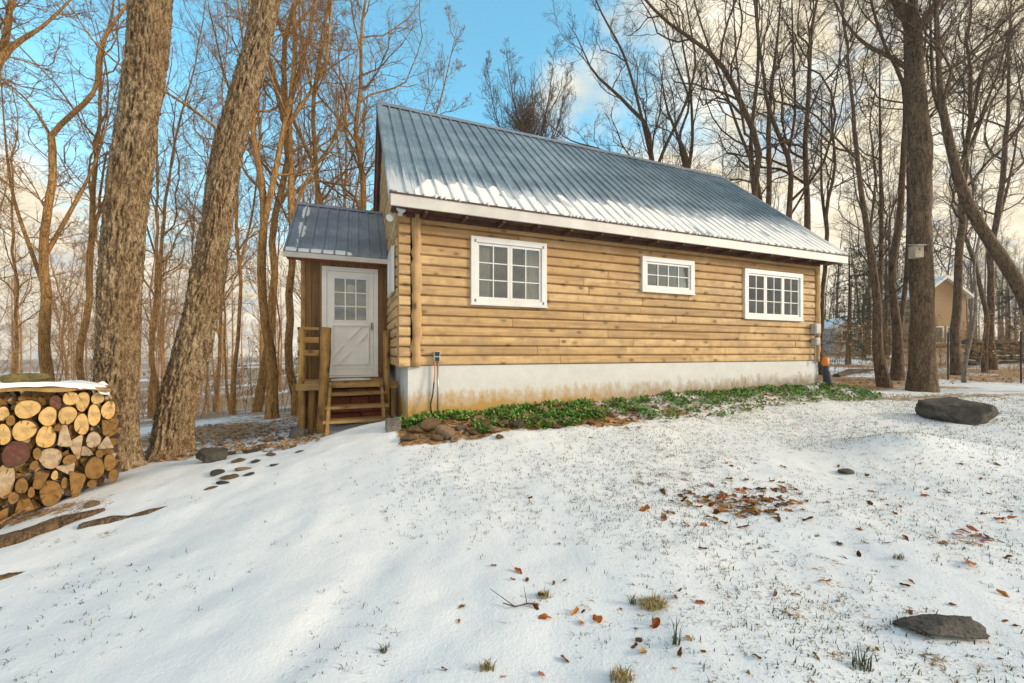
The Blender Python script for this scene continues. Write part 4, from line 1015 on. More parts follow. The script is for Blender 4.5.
hh = 1.19 + .012 * np.sin(gys * 5) - .05 * np.maximum(0, (gys + .22) / .23) + .075 * fbm(np.stack([gxs * 4, gys * 4, gxs * 0], -1), 3)
edge = np.minimum(sstep(0, .05, .075 - gxs), sstep(0, .05, YB - .01 - gys)); hh = hh - .05 * (1 - edge)
hh = hh - .05 * sstep(.54, .62, fbm(np.stack([gxs * 6, gys * 5, gxs * 0 + 7], -1), 3)) * sstep(-.5, -.1, gys)
ii = np.arange(gxs.size).reshape(gxs.shape)
link(bpy.data.objects.new('cover_snow', np_mesh('cover_snow', np.stack([gxs, gys, hh], -1).reshape(-1, 3), np.stack([ii[:-1, :-1], ii[1:, :-1], ii[1:, 1:], ii[:-1, 1:]], -1).reshape(-1, 4), M['snow'], True)), pc)
q = pile_w(-.12, -.60, 1.265); place('mossy_slab', rock_mesh(51, .13, .21, .075, .22, M['rock_moss'], 4, .8), q, PA + .1, label='flat mossy yellow-brown slab lying on the snow-topped woodpile', cat='slab')
# sticks at the foot of the pile, and the rotting trunk
def stick(pts, rad, label, mt='bark_backlit', name='fallen_branch', n=8):
    m = MB(); m.tube(pts, rad, n); return tag(m.build(name, M[mt], None, smooth=True), label, 'branch')
stick([gpt(-10, 545, .08), gpt(30, 512, .06), gpt(62, 488, .05)], [.014, .012, .008], 'thin bent stick leaning along the foot of the woodpile')
stick([gpt(0, 530, .05), gpt(48, 502, .05), gpt(92, 486, .04)], [.022, .02, .014], 'yellow-brown pole lying along the foot of the woodpile', 'bark_gold')
stick([gpt(42, 506, .04), gpt(80, 489, .05), gpt(112, 476, .05)], [.03, .028, .016], 'thick tan branch lying below the right end of the woodpile', 'bark_gold')
def deadlog(pts, rad, label, mt, squash=.55):
    n = 20; out = []; pts = [Vector(p) for p in pts]; K = 60; V = []
    for i in range(K + 1):
        t = i / K * (len(pts) - 1); a = min(int(t), len(pts) - 2); f = t - a; p = pts[a].lerp(pts[a + 1], f); rr = rad[a] * (1 - f) + rad[a + 1] * f
        d = (pts[a + 1] - pts[a]).normalized(); s = d.cross(Vector((0, 0, 1))).normalized(); up = s.cross(d)
        q = np.array([[math.cos(2 * PI * j / n) * 2 + a * .1, math.sin(2 * PI * j / n) * 2, t * 2.2] for j in range(n)]); dd = .62 + .75 * fbm(q, 3)
        V += [p + (s * math.cos(2 * PI * j / n) + up * math.sin(2 * PI * j / n) * squash) * rr * dd[j] for j in range(n)]
    m = MB(); m.add(V, [(i * n + j, i * n + (j + 1) % n, (i + 1) * n + (j + 1) % n, (i + 1) * n + j) for i in range(K) for j in range(n)] + [tuple(range(n)), tuple(K * n + j for j in range(n))])
    return tag(m.build('rotten_log', M[mt], None, smooth=True), label, 'log')
deadlog([gpt(-25, 553, .03), gpt(20, 540, .03), gpt(62, 525, .03), gpt(105, 511, .01)], [.10, .095, .085, .03], 'long rotting brown log half sunk in snow before the woodpile', 'firbark')
deadlog([gpt(82, 527, .0), gpt(112, 521, .01), gpt(132, 516, -.01)], [.05, .055, .02], 'dark broken piece of bark beside the rotting log', 'rock_dark' if False else 'bark_backlit')
deadlog([gpt(128, 516, -.01), gpt(150, 512, .0), gpt(172, 506, -.01)], [.02, .045, .012], 'narrow brown bark strip on snow beyond the rotting log', 'firbark')
deadlog([gpt(-6, 580, .0), gpt(10, 576, .0), gpt(28, 572, -.01)], [.04, .035, .01], 'small brown log tip in the snow nearest the camera', 'firbark')
p = gp(92, 506); place('wood_chunk', rock_mesh(61, .07, .05, .04, .4, M['rock_brown']), (p.x, p.y, p.z + .02), .4, label='small brown wood chunk on snow under the woodpile', cat='wood chunk')

# ------------------------------------------------------------------ trees
def nrm(v): return v / np.maximum(np.linalg.norm(v, axis=-1, keepdims=True), 1e-9)
def interp(P, t):
    n = P.shape[1] - 1; x = np.clip(t * n, 0, n - 1e-6); i = x.astype(int); f = (x - i)[:, None]; r_ = np.arange(len(P))
    return P[r_, i] * (1 - f) + P[r_, i + 1] * f, nrm(P[r_, i + 1] - P[r_, i])
def interp1(R, t):
    n = R.shape[1] - 1; x = np.clip(t * n, 0, n - 1e-6); i = x.astype(int); f = x - i; r_ = np.arange(len(R)); return R[r_, i] * (1 - f) + R[r_, i + 1] * f
def children(g, P, R, k, n2, t0, t1, ratio, ang, up, wig, rr=.55, rmin=.004, minlen=0, base_len=None):
    Np = len(P); plen = np.linalg.norm(np.diff(P, axis=1), axis=2).sum(1) if base_len is None else np.full(Np, base_len)
    idx = np.repeat(np.arange(Np), k); t = np.clip(np.tile((np.arange(k) + .5) / k, Np) + g.uniform(-.5, .5, Np * k) / k, 0, 1) * (t1 - t0) + t0
    pos, tan = interp(P[idx], t); rad = interp1(R[idx], t)
    rnd = g.normal(size=pos.shape); perp = nrm(rnd - (rnd * tan).sum(-1, keepdims=True) * tan)
    a = np.radians(g.uniform(*ang, len(idx)))[:, None]; d = nrm(np.cos(a) * tan + np.sin(a) * perp + np.array([0, 0, up * .5]))
    L = plen[idx] * ratio * (1.05 - .65 * (t - t0) / max(t1 - t0, .01)) * g.uniform(.55, 1.2, len(idx))
    keep = L > minlen; pos, d, L, rad = pos[keep], d[keep], L[keep], rad[keep]
    out = [pos]; p = pos
    for s in range(n2 - 1):
        d = nrm(d + g.normal(size=d.shape) * wig + np.array([0, 0, up * .35])); p = p + d * (L / (n2 - 1))[:, None]; out.append(p)
    P2 = np.stack(out, 1); r0 = np.maximum(np.minimum(rad * rr, L * .0095 + .003), rmin)
    R2 = np.maximum(r0[:, None] * np.linspace(1, .3, n2)[None], rmin * .6); return P2, R2
def tubes(P, R, sides):
    Np, n, _ = P.shape; T_ = nrm(np.gradient(P, axis=1)); ref = np.where(np.abs(T_[:, :1, 2:]) > .9, np.array([1., 0, 0]), np.array([0, 0, 1.]))
    X = nrm(np.cross(T_, ref)); Y = np.cross(T_, X); a = np.arange(sides) * 2 * PI / sides
    V = P[:, :, None] + R[:, :, None, None] * (np.cos(a)[None, None, :, None] * X[:, :, None] + np.sin(a)[None, None, :, None] * Y[:, :, None])
    ii = np.arange(Np * n * sides).reshape(Np, n, sides); j = np.roll(ii, -1, 2)
    Fq = np.stack([ii[:, :-1], j[:, :-1], j[:, 1:], ii[:, 1:]], -1).reshape(-1, 4); return V.reshape(-1, 3), Fq
def merge(parts):
    V = []; Fq = []; b = 0
    for v, f in parts: V.append(v); Fq.append(f + b); b += len(v)
    return np.concatenate(V), np.concatenate(Fq)
def resample(path, n):
    path = np.asarray(path, float); s = np.concatenate([[0], np.cumsum(np.linalg.norm(np.diff(path, axis=0), axis=1))]); t = np.linspace(0, s[-1], n)
    out = np.stack([np.interp(t, s, path[:, i]) for i in range(path.shape[1])], -1)
    for _ in range(2): out[1:-1] = out[1:-1] * .5 + (out[:-2] + out[2:]) * .25
    return out
def trunk_mesh(path, rad, material, sides=10, n=26, flare=.35, flare_h=.6, name='trunk', wob=.0):
    q = resample(np.concatenate([path, np.asarray(rad)[:, None]], 1), n); Pp, Rr = q[:, :3], q[:, 3].copy()
    hgt = Pp[:, 2] - Pp[0, 2]
    global ORIG
    ORIG = Pp.copy()
    if wob:
        ph_ = float(Pp[-1, 2]) * 7.31 + float(Rr[0]) * 911; e_ = np.clip(hgt / 2.0, 0, 1)
        q2 = np.stack([hgt * .55 + ph_, hgt * 0 + ph_ * .37, hgt * 0], -1); Pp[:, 0] += (vnoise(q2) - .5) * wob * e_ + (vnoise(q2 * 2.3 + 5) - .5) * wob * .35 * e_
        q2 = np.stack([hgt * .55 - ph_, hgt * 0 + ph_ * .71, hgt * 0 + 4], -1); Pp[:, 1] += (vnoise(q2) - .5) * wob * e_
        Rr *= .93 + .14 * vnoise(np.stack([hgt * 1.7 + ph_, hgt * 0, hgt * 0 + 9], -1))
    Rr = Rr * (1 + flare * np.exp(-np.maximum(hgt, 0) / flare_h))
    v, f = tubes(Pp[None], Rr[None], sides)
    return np_mesh(name, v, f, material, True), Pp, Rr
def crown_parts(g, P, R, dens=1.0, t0=.35, L1=(.28, (30, 62)), twig=.0045, k1=16, up=.28, lvl=4, wig=.23):
    """limbs, branches and twigs that grow from stems P"""
    Pa, Ra = children(g, P, R, k1, 10, t0, .99, L1[0], L1[1], up, wig, .55, .012)
    parts = [tubes(Pa, Ra, 6)]
    Pb, Rb = children(g, Pa, Ra, max(3, int(9 * dens)), 7, .12, .98, .52, (28, 68), up * .8, wig * 1.1, .6, twig * 1.4); parts.append(tubes(Pb, Rb, 4))
    if lvl >= 3:
        Pc, Rc = children(g, Pb, Rb, max(2, int(6 * dens)), 5, .12, 1., .56, (25, 68), up * .6, wig * 1.1, .65, twig); parts.append(tubes(Pc, Rc, 3))
    if lvl >= 4:
        Pd, Rd = children(g, Pc, Rc, max(2, int(4 * dens)), 3, .15, 1., .6, (20, 65), up * .4, wig, .7, twig * .75); parts.append(tubes(Pd, Rd, 3))
    return parts
def tree(name, label, loc, path, rad, bk, seed, stems=(), dens=1.0, t0=.3, twig=.0045, L1=(.28, (30, 62)), k1=16, flare=.35, sides=10, n=26, lvl=4, group=None, up=.28, wig=.23, crown=True, fh=.6):
    """path and stems in the tree's own axes (z up from the foot)"""
    o = empty(name, loc, label, 'tree', 0, group); g = np.random.default_rng(seed)
    me, Pp, Rr = trunk_mesh(np.asarray(path, float), rad, M[bk], sides, n, flare, fh, 'trunk', .12 if n > 30 else .42)
    link(bpy.data.objects.new('trunk', me), o)
    st_ = [(Pp, Rr)]; orig = [ORIG]
    for (sp, sr) in stems:
        sp = np.asarray(sp, float); best = min(((np.linalg.norm(a_ - sp[0], axis=1).min(), k_) for k_, a_ in enumerate(orig)), key=lambda t_: t_[0])[1]
        j_ = int(np.linalg.norm(orig[best] - sp[0], axis=1).argmin()); de = st_[best][0][j_] - orig[best][j_]
        sp0 = resample(np.concatenate([sp, np.asarray(sr)[:, None]], 1), 18)[:, :3]; de = st_[best][0][j_] - sp[0] if np.linalg.norm(orig[best][j_] - sp[0]) < .8 else de
        sp = sp + de[None] * np.linspace(1, .25, len(sp))[:, None]; orig.append(sp0)
        ms, Sp, Sr = trunk_mesh(np.asarray(sp, float), sr, M[bk], max(6, sides - 2), 18, 0, name='limb'); link(bpy.data.objects.new('limb', ms), o); st_.append((Sp, Sr))
    if crown:
        parts = []
        for i, (a, b) in enumerate(st_):
            parts += crown_parts(g, a[None], b[None], dens, t0 if i == 0 else .12, L1 if i == 0 else (L1[0] * 1.1, L1[1]), twig, k1 if i == 0 else max(6, k1 // 2), up, lvl, wig)
        v, f = merge(parts); link(bpy.data.objects.new('crown', np_mesh('crown', v, f, M[bk], True)), o)
    return o
def pxpath(foot, Y, pts, dY=0.0):
    """picture waypoints to a path in the tree's own axes; the stem may lean away by dY"""
    n = len(pts); out = []
    for i, (px, py) in enumerate(pts):
        yy_ = Y + dY * i / max(1, n - 1); q = at(px, py, yy_); out.append((q.x - foot.x, q.y - foot.y, q.z - foot.z))
    return out
def foot_of(px, Y):
    x = (px - CX) / F * Y; return Vector((x, Y, h1(x, Y)))

# --- the two big trunks by the woodpile: real furrowed bark
def big_trunk(name, label, Y, pts, widths, seed, top, dY=0):
    fx = foot_of(pts[0][0], Y); path = np.array(pxpath(fx, Y, pts, dY)); path[0, 2] = -.25
    path = np.concatenate([path, np.array(top)[:, :3] + path[-1]]); rads = [.86 * w_ / 2 / F * Y / math.hypot(1, (q_[0] - CX) / F) for w_, q_ in zip(widths, pts)] + [t_[3] for t_ in top]
    o = empty(name, fx, label, 'tree'); nr, ns = 620, 150
    q = resample(np.concatenate([path, np.array(rads)[:, None]], 1), 80)
    s = np.linspace(0, 79, nr); Pp = np.stack([np.interp(s, np.arange(80), q[:, i]) for i in range(3)], -1); Rr = np.interp(s, np.arange(80), q[:, 3])
    hgt = Pp[:, 2]; a = np.arange(ns) * 2 * PI / ns
    T_ = nrm(np.gradient(Pp, axis=0)); X = nrm(np.cross(np.array([0, 1., 0]), T_)); Yv = np.cross(T_, X)
    ca, sa_ = np.cos(a), np.sin(a)
    HH, AA = np.meshgrid(hgt, a, indexing='ij')
    lob = 1 + (.16 * np.cos(AA * 5 + seed) + .12 * np.cos(AA * 3 + 2 * seed)) * np.exp(-np.maximum(HH, 0) / .28)[:] * 1.0
    flare = 1 + .30 * np.exp(-np.maximum(hgt, 0) / .16)
    c3 = np.stack([np.cos(AA) * .36, np.sin(AA) * .36, HH * .36], -1)
    wp = fbm(np.stack([np.cos(AA), np.sin(AA), HH * 1.3], -1) * 1.5 + seed, 3)
    rid = 1 - np.abs(2 * fbm(c3 * 17 + wp[..., None] * 1.6 + seed * 5, 2) - 1) * 2.2
    fine = fbm(np.stack([np.cos(AA) * .36, np.sin(AA) * .36, HH * .8], -1) * 40, 2)
    lump = fbm(np.stack([np.cos(AA), np.sin(AA), HH * .9], -1) * 1.1 + 7 + seed, 2)
    disp = .046 * (rid - .74) + .03 * (fine - .5) + .06 * (lump - .5) - .008
    RR = Rr[:, None] * flare[:, None] * lob + disp
    V = Pp[:, None] + RR[..., None] * (np.cos(AA)[..., None] * X[:, None] + np.sin(AA)[..., None] * Yv[:, None])
    ii = np.arange(nr * ns).reshape(nr, ns); j = np.roll(ii, -1, 1)
    Fq = np.stack([ii[:-1], j[:-1], j[1:], ii[1:]], -1).reshape(-1, 4)
    link(bpy.data.objects.new('trunk', np_mesh('trunk', V.reshape(-1, 3), Fq, M['bark_big'], True)), o)
    g = np.random.default_rng(seed); parts = crown_parts(g, q[None, :, :3], q[None, :, 3], .8, .62, (.30, (35, 65)), .006, 12, .25, 3)
    v, f = merge(parts); link(bpy.data.objects.new('crown', np_mesh('crown', v, f, M['bark_gold'], True)), o)
    return o, fx
big_trunk('oak_tree', 'thick upright furrowed trunk rising at the end of the woodpile', 5.35, [(119, 474), (116, 408), (119, 294), (130, 180), (142, 100), (149, 50), (151, -10)], [52, 54, 54, 51, 49, 50, 50], 3, [(.3, 0, 2.5, .28), (.2, .3, 5.5, .2), (.4, .2, 9, .1)])
big_trunk('oak_tree', 'thick furrowed trunk leaning right, beside the upright one near the woodpile', 5.95, [(168, 462), (176, 408), (192, 350), (204, 294), (217, 229), (228, 152), (249, 76), (259, 38), (268, -10)], [47, 50, 46, 42, 38, 37, 33, 32, 32], 8, [(.8, .2, 2.2, .2), (1.3, .5, 5, .14), (1.6, .5, 8, .07)], .15)

# --- trees with a place and a shape of their own
def ptree(name, label, Y, pts, widths, bk, seed, stems=(), top=6.0, dY=0, **kw):
    fx = foot_of(pts[0][0], Y); pa = pxpath(fx, Y, pts, dY); pa[0] = (pa[0][0], pa[0][1], -.15)
    TK = (.6 if bk == 'bark_backlit' and 560 < pts[0][0] < 830 else .62 if bk == 'bark_gold' else .68) if 11 <= Y else (.66 if bk == 'bark_backlit' and len(pts) == 8 else .92)
    rd = [TK * w_ / 2 / F * Y / math.hypot(1, (q_[0] - CX) / F) for w_, q_ in zip(widths, pts)]
    if top:
        d = np.array(pa[-1]) - np.array(pa[-2]); d = d / np.linalg.norm(d) * .5 + np.array([0, 0, .5]); pa += [tuple(np.array(pa[-1]) + d * top * .5), tuple(np.array(pa[-1]) + d * top)]; rd += [rd[-1] * .6, rd[-1] * .2]
    ss = []
    for (sp, sw) in stems:
        s_ = pxpath(fx, Y, sp, kw.get('sdY', .6)); sr = [TK * w_ / 2 / F * Y / math.hypot(1, (q_[0] - CX) / F) for w_, q_ in zip(sw, sp)]; d = np.array(s_[-1]) - np.array(s_[-2]); d = d / np.linalg.norm(d)
        s_.append(tuple(np.array(s_[-1]) + (d * .6 + np.array([0, 0, .4])) * 3)); sr.append(sr[-1] * .25); ss.append((s_, sr))
    kw.pop('sdY', None)
    return tree(name, label, fx, pa, rd, bk, seed, ss, **kw)
ptree('crooked_tree', 'crooked tan tree with a zigzag upper limb behind the woodpile', 11, [(44, 392), (46, 300), (49, 210), (53, 135)], [23, 19, 16, 13], 'bark_gold', 41,
      [([(53, 138), (58, 126), (80, 112), (100, 92), (104, 82), (94, 68), (103, 45), (108, 28), (120, 18)], [11, 11, 10, 9, 9, 8, 8, 7, 6]), ([(53, 138), (40, 115), (20, 92), (0, 80)], [6, 5, 4, 3]), ([(46, 290), (28, 240), (12, 195), (6, 150)], [10, 9, 7, 5]), ([(49, 260), (68, 225), (86, 190), (98, 165)], [10, 9, 7, 5])], top=0, t0=.55, k1=8)
ptree('limb_tree', 'tan tree at the edge with heavy upswept orange limbs over the woodpile', 9, [(-52, 420), (-45, 260), (-35, 150), (-30, 90)], [34, 30, 27, 24], 'bark_gold', 42, [([(-34, 100), (-6, 58), (6, 45), (24, 35), (38, 30)], [16, 13, 9, 7, 5]), ([(-34, 130), (-5, 55), (4, 30), (8, -5)], [18, 11, 9, 7])], t0=.4)
ptree('forked_tree', 'tan forked tree standing between the leaning trunk and the porch', 11, [(272, 428), (268, 360), (265, 290), (262, 215), (256, 150), (252, 110), (262, 60), (268, 20)], [21, 17, 15, 14, 10, 8, 7, 5], 'bark_gold', 43, [([(264, 225), (276, 170), (285, 120), (300, 70), (312, 20)], [11, 10, 9, 7, 5]), ([(285, 120), (310, 85), (328, 60), (332, 10)], [7, 6, 5, 4])], t0=.35)
ptree('slender_tree', 'tall straight tan tree right behind the porch corner', 11.5, [(297, 422), (295, 330), (292, 250), (290, 150), (298, 60), (300, 0)], [15, 13, 12, 10, 8, 6], 'bark_gold', 44, [([(292, 230), (310, 180), (335, 150), (352, 90)], [6, 5, 4, 3])], t0=.3)
ptree('slender_tree', 'straight brown stem rising above the porch roof', 13, [(361, 400), (361, 280), (362, 200), (362, 120), (364, 60)], [13, 11, 9, 7, 5], 'bark_gold', 45, [([(361, 215), (395, 185), (420, 150), (440, 100)], [5, 4, 3.5, 2.5]), ([(362, 180), (345, 140), (340, 90)], [5, 4, 3])], t0=.35, k1=20)
ptree('slender_tree', 'thin pale stem forking close behind the oak trunks', 13, [(232, 422), (235, 330), (238, 240), (236, 190), (240, 120)], [9, 7, 6, 5, 4], 'bark_gold', 46, [([(238, 260), (250, 220), (256, 180)], [5, 4, 3])], t0=.3)
ptree('slender_tree', 'upright tan tree between the crooked tree and the upright oak', 13, [(84, 402), (86, 300), (88, 230), (92, 190), (96, 120), (104, 60)], [14, 12, 11, 9, 7, 5], 'bark_gold', 47, [([(88, 230), (98, 205), (108, 185), (114, 150)], [7, 6, 5, 3])], t0=.3)
ptree('slender_tree', 'thin tan stem seen in the gap between the two oak trunks', 14, [(155, 410), (157, 330), (160, 240), (163, 190), (172, 150), (190, 90)], [9, 8, 6, 5, 4, 3], 'bark_gold', 48, t0=.3)
ptree('fan_tree', 'small fan-shaped bare tree showing beyond the roof ridge', 24, [(529, 390), (529, 250), (528, 180), (527, 140)], [7, 6, 5, 4], 'bark_backlit', 49, [([(528, 175), (518, 130), (510, 90)], [3.2, 2.5, 1.5]), ([(528, 170), (540, 130), (548, 95)], [3.2, 2.5, 1.5]), ([(528, 172), (500, 135), (492, 105)], [2.5, 2, 1.2]), ([(528, 168), (552, 135), (560, 110)], [2.5, 2, 1.2])], top=1.2, t0=.80, twig=.006, L1=(.30, (12, 48)), up=.42, k1=44, lvl=3)
ptree('forked_tree', 'dark forked tree whose limbs cross above the middle of the ridge', 17, [(655, 400), (656, 250), (655, 165), (652, 140), (636, 110), (612, 85), (590, 70)], [14, 12, 9, 8, 6, 5, 3], 'bark_backlit', 50, [([(656, 175), (668, 140), (685, 110), (700, 60), (690, 20)], [6, 6, 5, 4, 3]), ([(655, 165), (640, 100), (625, 50), (600, 10)], [6, 5, 4, 3]), ([(656, 190), (630, 160), (600, 145), (570, 140)], [5, 4, 3, 2])], t0=.4, k1=14, top=2.5)
ptree('forked_tree', 'dark curving twin-stemmed tree just right of the ridge middle', 16, [(682, 400), (683, 240), (683, 165), (678, 150), (672, 135)], [12, 11, 8, 6, 5], 'bark_backlit', 51, [([(683, 170), (690, 140), (688, 80), (680, 40)], [7, 6, 4, 3]), ([(682, 175), (672, 135), (690, 105), (672, 60)], [6, 5, 4, 3])], t0=.4, k1=12, top=3)
ptree('multi_stem_tree', 'clump of dark stems sweeping left behind the far end of the roof', 13.5, [(772, 400), (770, 260), (766, 205), (752, 170), (748, 110), (722, 70), (690, 40), (640, 10)], [22, 18, 11, 11, 10, 8, 6, 4], 'bark_backlit', 52, [([(769, 240), (757, 180), (752, 145), (762, 60), (758, -5)], [11, 10, 8, 6, 4]), ([(771, 240), (775, 190), (772, 110), (780, 40)], [11, 10, 8, 5]), ([(770, 250), (764, 180), (742, 135), (728, 90), (700, 20)], [8, 7, 5, 4, 3])], t0=.4, k1=16)
ptree('slender_tree', 'tall dark tree next right after the clump at the roof end', 13.8, [(795, 400), (794, 240), (793, 200), (788, 150), (772, 90), (760, 40)], [16, 13, 10, 9, 6, 4], 'bark_backlit', 53, [([(794, 215), (806, 195), (815, 170)], [5, 4, 3]), ([(788, 150), (796, 110), (793, 40)], [6, 5, 4])], t0=.35)
ptree('slender_tree', 'straight dark tree just left of the eave tip', 14, [(809, 400), (809, 240), (811, 160), (813, 80), (818, 0)], [13, 12, 10, 8, 5], 'bark_backlit', 54, t0=.35, k1=18)
ptree('slender_tree', 'thin brown tree directly above the eave tip', 15, [(822, 400), (820, 250), (826, 200), (832, 150), (835, 90)], [9, 8, 6, 5, 3], 'bark_backlit', 55, [([(820, 240), (816, 195), (818, 160)], [6, 5, 3])], t0=.35)
ptree('slender_tree', 'thin pale grey tree leaning left toward the cabin eave', 10.6, [(886, 386), (879, 340), (873, 270), (868, 200), (862, 130), (850, 70)], [15, 11, 9, 7, 5, 3.5], 'bark_backlit', 56, [([(882, 350), (884, 290), (884, 220), (882, 150)], [7, 6, 5, 4])], t0=.4)
ptree('slender_tree', 'dark double-stemmed tree close against the big birdhouse tree', 12.5, [(897, 380), (896, 320), (897, 240), (901, 170), (902, 120), (890, 80)], [20, 14, 12, 10, 9, 6], 'bark_backlit', 57, [([(899, 350), (908, 280), (910, 200), (906, 110)], [9, 8, 7, 5])], t0=.4)
ptree('maple_tree', 'big dark trunk forking at the top, with a pale birdhouse on it', 10.0, [(922, 392), (921, 350), (921, 280), (920, 200), (917, 130), (914, 70), (913, 30)], [29, 28, 28, 27, 25, 22, 20], 'bark_backlit', 58, [([(914, 40), (905, 12), (890, -8), (870, -30)], [14, 13, 12, 10]), ([(914, 40), (930, 15), (945, -5), (960, -25)], [14, 13, 11, 9]), ([(913, 72), (895, 55), (870, 48), (850, 30)], [7, 6, 5, 3])], t0=.75, k1=8, n=44, sides=26, flare=.4, top=1)
ptree('leaning_tree', 'heavy dark trunk leaning left behind the birdhouse tree', 9.5, [(1062, 400), (1040, 330), (1010, 270), (985, 235), (965, 195), (955, 150), (945, 110), (938, 60)], [30, 27, 25, 23, 21, 17, 13, 9], 'bark_backlit', 59, [([(958, 165), (975, 140), (985, 105), (1000, 70)], [9, 8, 6, 4]), ([(948, 120), (935, 95), (932, 40)], [8, 7, 5]), ([(962, 185), (985, 60), (1000, 30)], [6, 5, 3])], t0=.5, n=40, sides=20)
ptree('slender_tree', 'upright brown trunk between birdhouse tree and leaning trunk', 14, [(957, 372), (957, 320), (960, 250), (962, 190), (968, 120)], [18, 15, 13, 11, 8], 'bark_backlit', 60, t0=.35)
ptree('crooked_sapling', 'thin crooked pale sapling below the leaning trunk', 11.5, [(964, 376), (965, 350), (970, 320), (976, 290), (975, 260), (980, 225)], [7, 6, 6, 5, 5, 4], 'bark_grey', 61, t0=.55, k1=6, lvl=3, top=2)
ptree('slender_tree', 'brown tree beyond the stone wall at the yard edge', 16, [(993, 352), (992, 300), (996, 220), (1003, 150), (1010, 100)], [14, 12, 11, 9, 6], 'bark_backlit', 62, [([(995, 235), (1008, 190), (1016, 150)], [6, 5, 4])], t0=.3)
ptree('slender_tree', 'dark curved stem behind the pale crooked sapling', 15, [(985, 358), (980, 320), (978, 270), (972, 230), (968, 180)], [9, 8, 7, 6, 4], 'bark_backlit', 63, t0=.3)

# ------------------------------------------------------------------ the woods: individual trees from a few grown originals
def grow(seed, Hh, r0, bk, twig, dens=1.0, lean=0.4, t0=.38, fork=False):
    g = np.random.default_rng(seed); n = 8; z = np.linspace(0, Hh, n); path = np.stack([np.cumsum(g.normal(0, .16, n)) * np.linspace(0, 1, n) + lean * z / Hh * g.normal(), np.cumsum(g.normal(0, .16, n)) * np.linspace(0, 1, n), z - .3], -1)
    rad = r0 * np.linspace(1, .12, n) ** .8; stems = []
    if fork:
        for s in range(2):
            k_ = 3 + s; a = g.uniform(0, 6.28); L = Hh - z[k_]; b = path[k_]; stems.append(([tuple(b), tuple(b + np.array([math.cos(a) * L * .14, math.sin(a) * L * .14, L * .3])), tuple(b + np.array([math.cos(a) * L * .22, math.sin(a) * L * .22, L * .85]))], [rad[k_] * .75, rad[k_] * .6, rad[k_] * .12]))
    return path, rad, stems
TPL = []
for i, (sd, Hh, r0, bk, fk) in enumerate([(101, 17, .095, 'bark_gold', True), (102, 15, .065, 'bark_gold', False), (103, 19, .12, 'bark_gold', True), (104, 13, .045, 'bark_gold', False), (105, 17, .095, 'bark_backlit', True), (106, 15, .065, 'bark_backlit', False), (107, 19, .11, 'bark_backlit', True), (108, 12, .045, 'bark_backlit', False)]):
    pa, ra, ss = grow(sd, Hh, r0, bk, .006, fork=fk)
    o = tree('woodland_tree', 'template', (0, 0, -100), pa, ra, bk, sd, ss, dens=.95, t0=.3, twig=.0048, k1=20, L1=(.24, (28, 58)), sides=8, n=24)
    TPL.append(o)
kids = {o: list(o.children) for o in TPL}
WL = {0: 'slender sunlit tan bare tree among the woods left of the cabin', 1: 'slender grey-brown bare tree among the woods behind and right of the cabin'}
r = random.Random(404); placed = []; used = set()
def ok(x, y, d):
    for (a, b) in placed:
        if (a - x) ** 2 + (b - y) ** 2 < d * d: return False
    w = -SU * (x - CO.x) + CU * (y - CO.y); u = CU * (x - CO.x) + SU * (y - CO.y)
    return not (-3.2 < u < 11.5 and w < 8.0)
count = 0
def put(x, y, k_):
    global count
    side = 1 if k_ >= 4 else 0; src = TPL[k_]
    if src not in used: o = src; used.add(src); ch = None
    else:
        o = src.copy(); COL.objects.link(o)
        for c in kids[src]:
            d = c.copy(); COL.objects.link(d); d.parent = o
    o.location = (x, y, h1(x, y)); o.rotation_euler = (r.uniform(-.04, .04), r.uniform(-.04, .04), r.uniform(0, 6.28)); s = r.uniform(.8, 1.2); o.scale = (s, s, s * r.uniform(.92, 1.1))
    o['label'] = WL[side]; o['category'] = 'tree'; o['group'] = ('woods left of the cabin', 'woods behind and right of the cabin')[side]
    placed.append((x, y)); count += 1
tries = 0
while count < 56 and tries < 6000:      # left
    tries += 1; Y = 12 + 38 * r.random() ** .85; px = r.uniform(-20, 400); x = (px - CX) / F * Y
    if ok(x, Y, 1.2): put(x, Y, r.choice((0, 1, 1, 2, 3, 3)))
tries = 0
while count < 92 and tries < 6000:      # behind the roof and right
    tries += 1; Y = 19 + 36 * r.random() ** .8; px = r.choice((r.uniform(570, 830), r.uniform(800, 1040), r.uniform(830, 1040))); x = (px - CX) / F * Y
    if px < 830 and Y < 30: continue
    if 905 < px < 975 and Y < 42: continue
    if ok(x, Y, 1.5): put(x, Y, r.choice((4, 5, 5, 6, 7, 7)))

